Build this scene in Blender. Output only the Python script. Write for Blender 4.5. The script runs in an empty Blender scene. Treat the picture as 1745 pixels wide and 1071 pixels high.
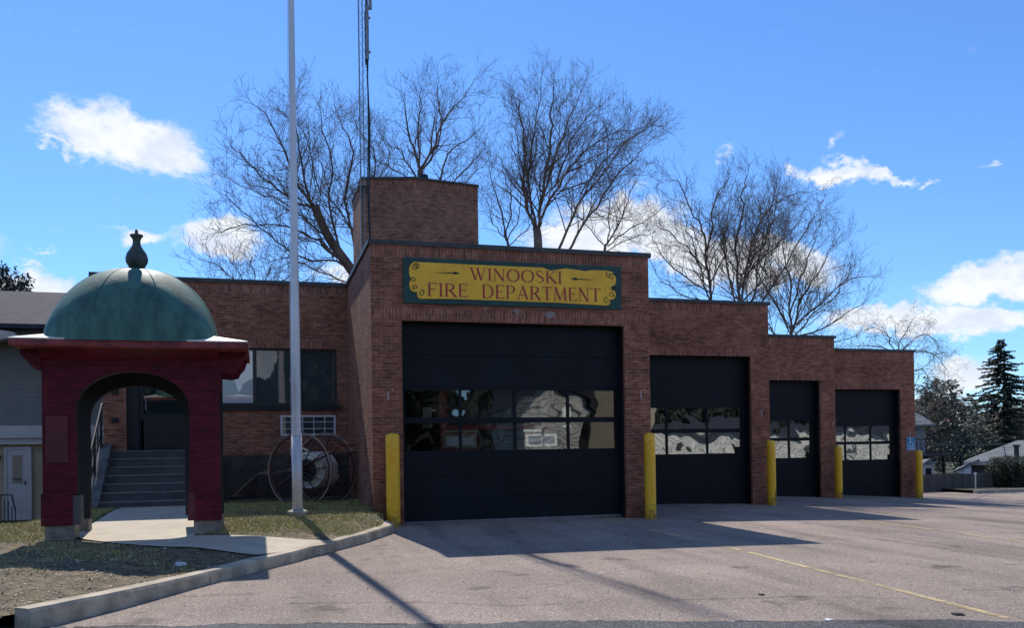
import bpy, bmesh, math, random
from mathutils import Vector, Matrix
random.seed(7)
R = math.radians
sc = bpy.context.scene
col = sc.collection
# ------------------------------------------------------------ camera (level lens-shifted phone crop)
YAW, PITCH, ROLL, FPX, PY0 = 0.2806, 0.0103, 0.0151, 1490.34, 748.48
CAM = Vector((-2.142, -17.4007, 1.5))
_c, _s = math.cos(YAW), math.sin(YAW)
_fw = Vector((_s, _c, 0)); _rt = Vector((_c, -_s, 0)); _up = Vector((0, 0, 1))
_F = _fw*math.cos(PITCH) + _up*math.sin(PITCH)
_U = _up*math.cos(PITCH) - _fw*math.sin(PITCH)
_R2 = _rt*math.cos(ROLL) - _U*math.sin(ROLL)
_U2 = _rt*math.sin(ROLL) + _U*math.cos(ROLL)
cd = bpy.data.cameras.new('camera'); cam = bpy.data.objects.new('camera', cd); col.objects.link(cam)
cam.matrix_world = Matrix(((_R2.x, _U2.x, -_F.x, CAM.x), (_R2.y, _U2.y, -_F.y, CAM.y), (_R2.z, _U2.z, -_F.z, CAM.z), (0, 0, 0, 1)))
cd.sensor_width = 36; cd.lens = 36*FPX/1745; cd.shift_y = (PY0-535.5)/1745
cd.clip_end = 3000
sc.camera = cam
sc.view_settings.view_transform = 'Standard'; sc.view_settings.look = 'None'
sc.view_settings.exposure = 0.0; sc.view_settings.gamma = 1
sc.render.engine = 'CYCLES'
# ------------------------------------------------------------ sun + sky
SUNV = Vector((-0.0761, 0.9118, 1.0)).normalized()      # towards the sun
EL = math.asin(SUNV.z); AZ = math.atan2(SUNV.x, SUNV.y)
sl = bpy.data.lights.new('sun', 'SUN'); sl.energy = 4.95; sl.angle = R(0.53); sl.color = (1.0, 0.93, 0.84)
so = bpy.data.objects.new('sun', sl); col.objects.link(so)
so.rotation_euler = SUNV.to_track_quat('Z', 'Y').to_euler(); so.location = (0, 30, 60)
w = bpy.data.worlds.new('World'); sc.world = w; w.use_nodes = True
wt = w.node_tree; wt.nodes.clear()
def N(t, ty, **k):
    n = t.nodes.new(ty)
    for a, b in k.items(): setattr(n, a, b)
    return n
def px_dir(x, y):
    d = _F + _R2*((x-872.5)/FPX) - _U2*((y-PY0)/FPX)
    return math.atan2(d.x, d.y), math.atan2(d.z, math.hypot(d.x, d.y))
sky = N(wt, 'ShaderNodeTexSky', sky_type='NISHITA', sun_disc=False)
sky.sun_elevation = EL; sky.sun_rotation = AZ; sky.air_density = 1.0; sky.dust_density = 0.05; sky.ozone_density = 4.0; sky.altitude = 60
tc = N(wt, 'ShaderNodeTexCoord')
sep = N(wt, 'ShaderNodeSeparateXYZ'); wt.links.new(tc.outputs['Generated'], sep.inputs[0])
def wm(op, a, b=None, c=None, clamp=False):
    n = N(wt, 'ShaderNodeMath', operation=op); n.use_clamp = clamp
    for i, v in enumerate((a, b, c)):
        if v is None: continue
        if hasattr(v, 'links') or hasattr(v, 'is_linked'): wt.links.new(v, n.inputs[i])
        else: n.inputs[i].default_value = v
    return n.outputs[0]
azn = wm('ARCTAN2', sep.outputs[0], sep.outputs[1])
hyp = wm('SQRT', wm('ADD', wm('MULTIPLY', sep.outputs[0], sep.outputs[0]), wm('MULTIPLY', sep.outputs[1], sep.outputs[1])))
eln = wm('ARCTAN2', sep.outputs[2], hyp)
cmb = N(wt, 'ShaderNodeCombineXYZ'); wt.links.new(azn, cmb.inputs[0]); wt.links.new(eln, cmb.inputs[1])
nz1 = N(wt, 'ShaderNodeTexNoise'); nz1.inputs['Scale'].default_value = 26; nz1.inputs['Detail'].default_value = 9; nz1.inputs['Roughness'].default_value = .62
mpn = N(wt, 'ShaderNodeMapping'); mpn.inputs['Scale'].default_value = (.75, 1.15, 1); mpn.inputs['Rotation'].default_value = (0, 0, R(25))
wt.links.new(cmb.outputs[0], mpn.inputs[0]); wt.links.new(mpn.outputs[0], nz1.inputs['Vector'])
vs = N(wt, 'ShaderNodeVectorMath', operation='SUBTRACT'); wt.links.new(nz1.outputs['Color'], vs.inputs[0]); vs.inputs[1].default_value = (.5, .5, .5)
vsc = N(wt, 'ShaderNodeVectorMath', operation='SCALE'); wt.links.new(vs.outputs[0], vsc.inputs[0]); vsc.inputs['Scale'].default_value = .075
va = N(wt, 'ShaderNodeVectorMath', operation='ADD'); wt.links.new(cmb.outputs[0], va.inputs[0]); wt.links.new(vsc.outputs[0], va.inputs[1])
# clouds in the real sky: centre, half width, half height, tilt (deg), weight
CL = [(150, 230, 85, 38, -18, 1), (235, 245, 90, 50, -12, 1.1), (305, 272, 60, 28, -20, .9), (105, 205, 45, 14, -35, .7), (95, 248, 40, 10, -15, .6),
      (240, 403, 48, 18, 5, .9), (375, 410, 78, 34, -4, 1.15), (30, 500, 75, 30, 8, 1), (100, 495, 70, 30, -10, .9), (590, 470, 60, 20, 0, .7),
      (1030, 395, 150, 55, 10, 1.25), (1180, 430, 190, 42, -16, 1.25), (1330, 440, 110, 32, -22, 1.05), (1000, 410, 90, 40, 0, 1.1), (1130, 355, 20, 14, -30, .7),
      (1430, 295, 62, 20, -5, 1.0), (1500, 302, 40, 14, -20, .8), (1545, 305, 26, 8, 10, .7), (1425, 240, 22, 12, 45, .42), (1238, 257, 16, 8, -50, .34), (1680, 284, 20, 7, 0, .55), (1360, 295, 16, 6, 0, .5), (1585, 307, 15, 5, 0, .45),
      (1690, 475, 110, 32, 8, 1.25), (1640, 540, 130, 24, -5, 1.2), (1745, 460, 90, 40, 0, 1.15), (1500, 535, 85, 24, 0, 1.15), (1600, 548, 100, 20, -4, 1.1), (1640, 640, 60, 30, 10, .85), (1560, 690, 80, 26, 10, .8),
      (75, 428, 22, 6, 0, .45), (45, 450, 16, 8, 0, .5), (1900, 450, 160, 50, 0, 1), (-150, 420, 120, 40, 10, .9), (700, 560, 500, 30, 0, .8),
      (300, -500, 200, 60, 0, .9), (1200, -400, 200, 70, 10, .9)]
mx = None
for (x, y, hw, hh, tilt, wg) in CL:
    a, e = px_dir(x, y)
    m = N(wt, 'ShaderNodeMapping', vector_type='TEXTURE')
    m.inputs['Location'].default_value = (a, e, 0); m.inputs['Rotation'].default_value = (0, 0, R(tilt))
    m.inputs['Scale'].default_value = (hw*1.15/FPX, hh*1.15/FPX, 1)
    wt.links.new(va.outputs[0], m.inputs[0])
    l = N(wt, 'ShaderNodeVectorMath', operation='LENGTH'); wt.links.new(m.outputs[0], l.inputs[0])
    v = wm('MULTIPLY', wm('SUBTRACT', 1.0, l.outputs['Value']), wg)
    mx = v if mx is None else wm('MAXIMUM', mx, v)
# the hemisphere behind the camera gets a loose deck of small clouds added for white ambient light (it also mirrors)
nz3 = N(wt, 'ShaderNodeTexNoise'); nz3.inputs['Scale'].default_value = 3.2; nz3.inputs['Detail'].default_value = 5
wt.links.new(tc.outputs['Generated'], nz3.inputs['Vector'])
back = wm('MULTIPLY', wm('SUBTRACT', nz3.outputs['Fac'], .515), wm('MULTIPLY', wm('LESS_THAN', sep.outputs[1], -.05), 4.0))
mx = wm('MAXIMUM', mx, back)
nz2 = N(wt, 'ShaderNodeTexNoise'); nz2.inputs['Scale'].default_value = 60; nz2.inputs['Detail'].default_value = 6; nz2.inputs['Roughness'].default_value = .6
wt.links.new(mpn.outputs[0], nz2.inputs['Vector'])
dens = wm('ADD', mx, wm('MULTIPLY', wm('SUBTRACT', nz2.outputs['Fac'], .5), .55))
mr = N(wt, 'ShaderNodeMapRange', interpolation_type='SMOOTHSTEP'); wt.links.new(dens, mr.inputs[0]); mr.inputs[1].default_value = .05; mr.inputs[2].default_value = .58
shd = N(wt, 'ShaderNodeMapRange', interpolation_type='SMOOTHSTEP'); wt.links.new(nz1.outputs['Fac'], shd.inputs[0]); shd.inputs[1].default_value = .35; shd.inputs[2].default_value = .65
cc = N(wt, 'ShaderNodeMix', data_type='RGBA'); wt.links.new(shd.outputs[0], cc.inputs[0])
cc.inputs[6].default_value = (7.6, 8.4, 9.8, 1); cc.inputs[7].default_value = (10.2, 10.4, 10.6, 1)
grade = N(wt, 'ShaderNodeMix', data_type='RGBA', blend_type='MULTIPLY'); grade.inputs[0].default_value = 1; grade.inputs[7].default_value = (.90, 1.27, 1.72, 1)
wt.links.new(sky.outputs[0], grade.inputs[6])
mixc = N(wt, 'ShaderNodeMix', data_type='RGBA'); wt.links.new(wm('MULTIPLY', mr.outputs[0], .96), mixc.inputs[0])
wt.links.new(grade.outputs[2], mixc.inputs[6]); wt.links.new(cc.outputs[2], mixc.inputs[7])
bg = N(wt, 'ShaderNodeBackground'); bg.inputs[1].default_value = .1
wo = N(wt, 'ShaderNodeOutputWorld'); wt.links.new(mixc.outputs[2], bg.inputs[0]); wt.links.new(bg.outputs[0], wo.inputs[0])

# ------------------------------------------------------------ helpers
def at(x, y, Y):
    d = _F + _R2*((x-872.5)/FPX) - _U2*((y-PY0)/FPX)
    t = (Y-CAM.y)/d.y
    return CAM + d*t
def G(x, y):
    xx = min(max(x, 0), 24)
    return .0077*min(max(y, -20), 12) - .0014*xx - .0014*xx*xx
def atG(x, y, h=0):
    d = _F + _R2*((x-872.5)/FPX) - _U2*((y-PY0)/FPX); z = h
    for i in range(40):
        p = CAM + d*((z-CAM.z)/d.z); z = .5*z + .5*(G(p.x, p.y)+h)
    return p
class MB:
    def __init__(s): s.v = []; s.f = []; s.m = []; s.uv = []
    def quad(s, pts, mi=0, uv=None):
        b = len(s.v); s.v += [Vector(p) for p in pts]; s.f.append(tuple(range(b, b+len(pts)))); s.m.append(mi); s.uv.append(uv)
    def box(s, x0, x1, y0, y1, z0, z1, mi=0, M=None):
        P = [Vector((x, y, z)) for z in (z0, z1) for y in (y0, y1) for x in (x0, x1)]
        if M is not None: P = [M @ p for p in P]
        for q in ((0, 2, 3, 1), (4, 5, 7, 6), (0, 1, 5, 4), (2, 6, 7, 3), (0, 4, 6, 2), (1, 3, 7, 5)):
            s.quad([P[i] for i in q], mi)
    def obox(s, a, b, w, h, up=(0, 0, 1), mi=0):           # bar from a to b of section w x h
        a = Vector(a); b = Vector(b); d = (b-a); L = d.length; d = d/L
        u = Vector(up); r = d.cross(u)
        if r.length < 1e-4: r = Vector((1, 0, 0))
        r.normalize(); u = r.cross(d)
        M = Matrix(((r.x, d.x, u.x, a.x), (r.y, d.y, u.y, a.y), (r.z, d.z, u.z, a.z), (0, 0, 0, 1)))
        s.box(-w/2, w/2, 0, L, -h/2, h/2, mi, M)
    def tube(s, pts, rad, n=8, mi=0, cap=True, closed=False):
        pts = [Vector(p) for p in pts]; k = len(pts)
        if not hasattr(rad, '__len__'): rad = [rad]*k
        base = len(s.v); pr = None
        for i, p in enumerate(pts):
            if closed: d = pts[(i+1) % k]-pts[i-1]
            else: d = pts[min(i+1, k-1)]-pts[max(i-1, 0)]
            d.normalize()
            if pr is None:
                r = d.orthogonal().normalized()
            else:
                r = pr-d*pr.dot(d)
                r = r.normalized() if r.length > 1e-5 else d.orthogonal().normalized()
            pr = r; u = d.cross(r)
            for j in range(n):
                t = 2*math.pi*j/n; s.v.append(p+(r*math.cos(t)+u*math.sin(t))*rad[i])
        for i in range(k if closed else k-1):
            a = base+i*n; b = base+((i+1) % k)*n
            for j in range(n):
                s.f.append((a+j, a+(j+1) % n, b+(j+1) % n, b+j)); s.m.append(mi); s.uv.append(None)
        if cap and not closed:
            s.f.append(tuple(base+j for j in reversed(range(n)))); s.m.append(mi); s.uv.append(None)
            s.f.append(tuple(base+(k-1)*n+j for j in range(n))); s.m.append(mi); s.uv.append(None)
    def lathe(s, c, prof, n=32, mi=0, sy=1.0):
        base = len(s.v); c = Vector(c)
        for (r, z) in prof:
            for j in range(n):
                t = 2*math.pi*j/n; s.v.append(c+Vector((r*math.cos(t), r*sy*math.sin(t), z)))
        for i in range(len(prof)-1):
            for j in range(n):
                a = base+i*n; b = a+n
                s.f.append((a+j, a+(j+1) % n, b+(j+1) % n, b+j)); s.m.append(mi); s.uv.append(None)
    def prism(s, poly, d, mi=0):                              # poly of 3d points extruded by vector d
        d = Vector(d); P = [Vector(p) for p in poly]; Q = [p+d for p in P]; n = len(P)
        s.quad(P, mi); s.quad(Q[::-1], mi)
        for i in range(n): s.quad([P[i], Q[i], Q[(i+1) % n], P[(i+1) % n]], mi)
    def build(s, name, mats, parent=None, root=None, smooth=False, bevel=0, autouv=True, label=None):
        if not isinstance(mats, (list, tuple)): mats = [mats]
        o0 = Vector((0, 0, 0)); p = parent
        while p is not None: o0 += p.location; p = p.parent
        me = bpy.data.meshes.new(name)
        me.from_pydata([tuple(v-o0) for v in s.v], [], s.f)
        for m in mats: me.materials.append(m)
        me.polygons.foreach_set('material_index', s.m)
        if smooth: me.polygons.foreach_set('use_smooth', [True]*len(s.f))
        if autouv:
            ul = me.uv_layers.new(name='UVMap'); dat = []
            for f, uv in zip(s.f, s.uv):
                if uv: dat += [c for q in uv for c in q]; continue
                a, b, c_ = s.v[f[0]], s.v[f[1]], s.v[f[2]]
                n = (b-a).cross(c_-a)
                if abs(n.z) > .7*n.length: k = (0, 1)
                elif abs(n.x) > abs(n.y): k = (1, 2)
                else: k = (0, 2)
                for i in f: dat += [s.v[i][k[0]], s.v[i][k[1]]]
            ul.data.foreach_set('uv', dat)
        me.update()
        o = bpy.data.objects.new(name, me); col.objects.link(o)
        if parent is not None: o.parent = parent
        if bevel:
            b = o.modifiers.new('bevel', 'BEVEL'); b.width = bevel; b.segments = 2; b.limit_method = 'ANGLE'; b.angle_limit = R(35)
        if label: o['label'] = label
        return o
def empty(name, loc, label, cat, group=None):
    o = bpy.data.objects.new(name, None); col.objects.link(o); o.location = loc; o.empty_display_size = .2
    return tag(o, label, cat, group)
def tag(o, label=None, cat=None, group=None, kind=None):
    if label: o['label'] = label
    if cat: o['category'] = cat
    if group: o['group'] = group
    if kind: o['kind'] = kind
    return o
# ------------------------------------------------------------ materials
def mk(name, color, rough=.7, metal=0, var=.0, vscale=4, bump=0, bscale=40, spec=.5, color2=None, stretch=None, ior=None):
    m = bpy.data.materials.new(name); m.use_nodes = True; t = m.node_tree
    b = t.nodes['Principled BSDF']; b.inputs['Roughness'].default_value = rough; b.inputs['Metallic'].default_value = metal
    b.inputs['Specular IOR Level'].default_value = spec
    if ior: b.inputs['IOR'].default_value = ior
    b.inputs['Base Color'].default_value = (*color, 1)
    tc = N(t, 'ShaderNodeTexCoord'); vec = tc.outputs['Object']
    if stretch:
        mp = N(t, 'ShaderNodeMapping'); mp.inputs['Scale'].default_value = stretch; t.links.new(vec, mp.inputs[0]); vec = mp.outputs[0]
    if var or color2:
        n = N(t, 'ShaderNodeTexNoise'); n.inputs['Scale'].default_value = vscale; n.inputs['Detail'].default_value = 6; n.inputs['Roughness'].default_value = .65
        t.links.new(vec, n.inputs['Vector'])
        r = N(t, 'ShaderNodeMapRange'); t.links.new(n.outputs['Fac'], r.inputs[0]); r.inputs[1].default_value = .36; r.inputs[2].default_value = .64
        mx = N(t, 'ShaderNodeMix', data_type='RGBA'); t.links.new(r.outputs[0], mx.inputs[0])
        if color2: ca, cb = color, color2
        else: ca = tuple(c*(1-var) for c in color); cb = tuple(min(1, c*(1+var)) for c in color)
        mx.inputs[6].default_value = (*ca, 1); mx.inputs[7].default_value = (*cb, 1)
        t.links.new(mx.outputs[2], b.inputs['Base Color'])
        r2 = N(t, 'ShaderNodeMapRange'); t.links.new(n.outputs['Fac'], r2.inputs[0]); r2.inputs[3].default_value = max(0, rough-.1); r2.inputs[4].default_value = min(1, rough+.1)
        t.links.new(r2.outputs[0], b.inputs['Roughness'])
    if bump:
        n2 = N(t, 'ShaderNodeTexNoise'); n2.inputs['Scale'].default_value = bscale; n2.inputs['Detail'].default_value = 5; t.links.new(vec, n2.inputs['Vector'])
        bp = N(t, 'ShaderNodeBump'); bp.inputs['Strength'].default_value = bump; bp.inputs['Distance'].default_value = .02
        t.links.new(n2.outputs['Fac'], bp.inputs['Height']); t.links.new(bp.outputs[0], b.inputs['Normal'])
    return m
def brick(name, c1, c2, mortar, rot=0, bw=.203, rh=.0677, stain_shade=None):
    m = bpy.data.materials.new(name); m.use_nodes = True; t = m.node_tree; b = t.nodes['Principled BSDF']
    b.inputs['Roughness'].default_value = .88; b.inputs['Specular IOR Level'].default_value = .25
    uv = N(t, 'ShaderNodeUVMap'); vec = uv.outputs[0]
    mp = N(t, 'ShaderNodeMapping'); mp.inputs['Rotation'].default_value = (0, 0, rot); t.links.new(vec, mp.inputs[0])
    # slightly wandering courses
    br = N(t, 'ShaderNodeTexBrick'); t.links.new(mp.outputs[0], br.inputs['Vector'])
    br.inputs['Color1'].default_value = (*c1, 1); br.inputs['Color2'].default_value = (*c2, 1); br.inputs['Mortar'].default_value = (*mortar, 1)
    br.inputs['Scale'].default_value = 1; br.inputs['Brick Width'].default_value = bw; br.inputs['Row Height'].default_value = rh
    br.inputs['Mortar Size'].default_value = .0065; br.inputs['Mortar Smooth'].default_value = .3; br.inputs['Bias'].default_value = -.1
    n = N(t, 'ShaderNodeTexNoise'); n.inputs['Scale'].default_value = 1.1; n.inputs['Detail'].default_value = 7; n.inputs['Roughness'].default_value = .7; t.links.new(mp.outputs[0], n.inputs['Vector'])
    n2 = N(t, 'ShaderNodeTexNoise'); n2.inputs['Scale'].default_value = 9; n2.inputs['Detail'].default_value = 3
    mp2 = N(t, 'ShaderNodeMapping'); mp2.inputs['Scale'].default_value = (.5, 1.6, 1); t.links.new(mp.outputs[0], mp2.inputs[0]); t.links.new(mp2.outputs[0], n2.inputs['Vector'])
    r = N(t, 'ShaderNodeMapRange'); t.links.new(n.outputs['Fac'], r.inputs[0]); r.inputs[1].default_value = .3; r.inputs[2].default_value = .7; r.inputs[3].default_value = .62; r.inputs[4].default_value = 1.32
    r2 = N(t, 'ShaderNodeMapRange'); t.links.new(n2.outputs['Fac'], r2.inputs[0]); r2.inputs[1].default_value = .3; r2.inputs[2].default_value = .7; r2.inputs[3].default_value = .62; r2.inputs[4].default_value = 1.36
    mm = N(t, 'ShaderNodeMath', operation='MULTIPLY'); t.links.new(r.outputs[0], mm.inputs[0]); t.links.new(r2.outputs[0], mm.inputs[1])
    fac = mm.outputs[0]
    if stain_shade:            # dark run-off streaks and painted shade at set places of the wall (world metres in uv)
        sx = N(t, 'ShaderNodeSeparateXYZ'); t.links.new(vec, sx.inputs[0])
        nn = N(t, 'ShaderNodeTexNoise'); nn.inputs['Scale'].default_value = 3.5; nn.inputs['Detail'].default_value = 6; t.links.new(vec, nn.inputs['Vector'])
        for (u, vz, hw, hh, am) in stain_shade:
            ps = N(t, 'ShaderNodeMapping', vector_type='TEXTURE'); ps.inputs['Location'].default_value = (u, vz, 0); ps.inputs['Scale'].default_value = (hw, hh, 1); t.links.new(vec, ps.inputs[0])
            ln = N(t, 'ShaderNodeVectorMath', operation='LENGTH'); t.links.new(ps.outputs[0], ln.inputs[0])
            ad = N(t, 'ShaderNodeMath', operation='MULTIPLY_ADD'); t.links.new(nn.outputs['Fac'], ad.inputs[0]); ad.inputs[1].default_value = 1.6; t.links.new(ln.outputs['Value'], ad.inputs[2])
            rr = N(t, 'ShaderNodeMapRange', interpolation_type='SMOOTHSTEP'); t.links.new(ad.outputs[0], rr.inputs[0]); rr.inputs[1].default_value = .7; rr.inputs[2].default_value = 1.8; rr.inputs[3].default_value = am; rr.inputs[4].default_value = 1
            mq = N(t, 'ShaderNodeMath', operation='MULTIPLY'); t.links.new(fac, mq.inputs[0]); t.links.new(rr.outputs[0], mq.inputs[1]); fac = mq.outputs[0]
    vm = N(t, 'ShaderNodeVectorMath', operation='SCALE'); t.links.new(br.outputs['Color'], vm.inputs[0]); t.links.new(fac, vm.inputs['Scale'])
    t.links.new(vm.outputs[0], b.inputs['Base Color'])
    bp = N(t, 'ShaderNodeBump'); bp.inputs['Strength'].default_value = .8; bp.inputs['Distance'].default_value = .008; bp.invert = True
    t.links.new(br.outputs['Fac'], bp.inputs['Height']); t.links.new(bp.outputs[0], b.inputs['Normal'])
    return m
def siding(name, c1, pitch=.11, rough=.6):
    m = mk(name, c1, rough, var=.12, vscale=1.5); t = m.node_tree; b = t.nodes['Principled BSDF']
    uv = N(t, 'ShaderNodeUVMap'); s = N(t, 'ShaderNodeSeparateXYZ'); t.links.new(uv.outputs[0], s.inputs[0])
    d = N(t, 'ShaderNodeMath', operation='DIVIDE'); t.links.new(s.outputs[1], d.inputs[0]); d.inputs[1].default_value = pitch
    f = N(t, 'ShaderNodeMath', operation='FRACT'); t.links.new(d.outputs[0], f.inputs[0])
    f2 = N(t, 'ShaderNodeMath', operation='SUBTRACT'); f2.inputs[0].default_value = 1; t.links.new(f.outputs[0], f2.inputs[1])
    p = N(t, 'ShaderNodeMath', operation='POWER'); t.links.new(f2.outputs[0], p.inputs[0]); p.inputs[1].default_value = 1.0
    bp = N(t, 'ShaderNodeBump'); bp.inputs['Strength'].default_value = 1; bp.inputs['Distance'].default_value = .05
    t.links.new(p.outputs[0], bp.inputs['Height']); t.links.new(bp.outputs[0], b.inputs['Normal'])
    return m
def shingles(name, c1, c2):
    m = brick(name, c1, c2, tuple(c*.45 for c in c1), 0, .3, .14); return m
def glassmat(name, base, trans=.0, gloss=.25, wav=.35, wsc=1.6, tint=(1, 1, 1)):
    m = bpy.data.materials.new(name); m.use_nodes = True; t = m.node_tree; t.nodes.clear()
    tc = N(t, 'ShaderNodeTexCoord')
    n = N(t, 'ShaderNodeTexNoise'); n.inputs['Scale'].default_value = wsc; n.inputs['Detail'].default_value = 1.0; n.inputs['Distortion'].default_value = .6; t.links.new(tc.outputs['Object'], n.inputs['Vector'])
    bp = N(t, 'ShaderNodeBump'); bp.inputs['Strength'].default_value = wav; bp.inputs['Distance'].default_value = .03; t.links.new(n.outputs['Fac'], bp.inputs['Height'])
    gl = N(t, 'ShaderNodeBsdfGlossy'); gl.inputs['Roughness'].default_value = .015; gl.inputs['Color'].default_value = (*tint, 1); t.links.new(bp.outputs[0], gl.inputs['Normal'])
    df = N(t, 'ShaderNodeBsdfDiffuse'); df.inputs['Color'].default_value = (*base, 1)
    tr = N(t, 'ShaderNodeBsdfTransparent'); tr.inputs['Color'].default_value = (.86, .9, .88, 1)
    m1 = N(t, 'ShaderNodeMixShader'); m1.inputs[0].default_value = trans; t.links.new(df.outputs[0], m1.inputs[1]); t.links.new(tr.outputs[0], m1.inputs[2])
    m2 = N(t, 'ShaderNodeMixShader'); m2.inputs[0].default_value = gloss; t.links.new(m1.outputs[0], m2.inputs[1]); t.links.new(gl.outputs[0], m2.inputs[2])
    o = N(t, 'ShaderNodeOutputMaterial'); t.links.new(m2.outputs[0], o.inputs[0]); return m

M_brick = brick('brick', (.35, .128, .073), (.21, .077, .049), (.32, .23, .175),
                stain_shade=[(12.75, 4.55, .16, .9, .3), (13.1, 4.2, .8, .25, .6), (18.1, 4.1, .35, .3, .45), (16.8, .2, 1.5, .5, .6), (22, 0.0, 2.5, .7, .55), (-1.6, .7, 2.4, 1.6, .5), (1.4, 5.2, 1.6, .5, .75), (8.5, 4.4, 1.5, .35, .7), (.3, .2, .5, .9, .55), (5.8, .1, .5, .6, .6)])  # office wing entry also paints deeper shade behind the hose cart
M_soldier = brick('soldier_brick', (.35, .13, .078), (.225, .083, .053), (.34, .25, .195), rot=R(90))
M_brick2 = brick('tower_brick', (.33, .14, .085), (.24, .10, .062), (.33, .24, .18))
M_coping = mk('coping_metal', (.06, .065, .065), .55, .3, var=.25, vscale=3)
M_black = mk('door_black', (.006, .009, .013), .55, 0, var=.35, vscale=1.2, spec=.22)
M_frame = mk('window_frame_dark', (.022, .022, .022), .5)
M_rubber = mk('dark_trim', (.006, .007, .009), .6)
M_glassdoor = glassmat('garage_glass', (.006, .008, .010), .78, .13, .26, 1.1, (1, 1, .95))
M_glasswavy = glassmat('garage_glass_wavy', (.008, .010, .013), .2, .33, .22, 1.3, (1, 1, .95))
M_glass = glassmat('window_glass', (.055, .07, .075), .1, .08, .12, .8)
M_conc = mk('concrete', (.40, .36, .30), .85, var=.2, vscale=2.5, bump=.25, bscale=60)
M_path = mk('footpath_concrete', (.46, .40, .30), .85, var=.15, vscale=2.5, bump=.2, bscale=60)
M_block = mk('block_concrete', (.24, .21, .165), .9, var=.35, vscale=6, bump=.4)
M_curb = mk('curb_concrete', (.40, .34, .25), .9, var=.35, vscale=3, bump=.6, bscale=35)
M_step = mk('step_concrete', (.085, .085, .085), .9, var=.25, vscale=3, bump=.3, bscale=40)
M_nose_lit = mk('step_tread_lit', (.16, .155, .15), .9, var=.2, vscale=4)  # treads coloured paler than the risers to imitate sky light on them
M_red = brick('maroon_boards', (.115, .008, .018), (.085, .006, .015), (.055, .004, .010), 0, 2.7, .19)
M_red.node_tree.nodes['Brick Texture'].inputs['Mortar Size'].default_value = .0035
M_red.node_tree.nodes['Principled BSDF'].inputs['Roughness'].default_value = .6
M_red2 = mk('faded_red_paint', (.20, .035, .035), .65, var=.5, vscale=6, bump=.2, bscale=20)
M_redpatch = mk('repainted_maroon', (.11, .014, .02), .5, var=.3, vscale=3)
M_copper = mk('green_copper', (.065, .18, .13), .62, 0, color2=(.03, .088, .07), vscale=2.1, bump=.2, bscale=5, stretch=(2.0, 2.0, .55))
M_rooftin = mk('pale_roof_metal', (.78, .73, .62), .55, var=.12, vscale=5)
M_white = mk('white_paint', (.62, .62, .64), .45, var=.08, vscale=6)
M_pole = mk('flagpole_paint', (.64, .64, .67), .42, .2, var=.12, vscale=2, stretch=(1, 1, .3))
M_yellow = mk('yellow_paint', (.74, .43, .025), .38, var=.12, vscale=5, bump=.05)
M_sgreen = mk('sign_green', (.012, .06, .05), .6, var=.3)
M_syellow = mk('sign_yellow', (1.0, .52, .03), .5, var=.12, vscale=3)
M_sred = mk('sign_letter_red', (.40, .022, .03), .5)
M_metal = mk('galvanised_steel', (.22, .23, .24), .5, .7, var=.2, vscale=4)
M_darkmetal = mk('dark_iron', (.02, .022, .025), .5, .4)
M_bark = mk('bark', (.15, .11, .085), .95, var=.4, vscale=3)
M_bark2 = mk('bark_warm', (.13, .092, .078), .95, var=.35, vscale=3)
M_ever = mk('evergreen_needles', (.018, .036, .022), .75, color2=(.03, .055, .028), vscale=1.2)
M_ever2 = mk('evergreen_foliage', (.016, .024, .015), .8, color2=(.035, .042, .028), vscale=1.0)
M_hedge = mk('hedge_leaves', (.022, .034, .014), .7, color2=(.05, .065, .022), vscale=2.5)
M_seed = mk('dry_seed_clusters', (.12, .085, .05), .8)

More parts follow.
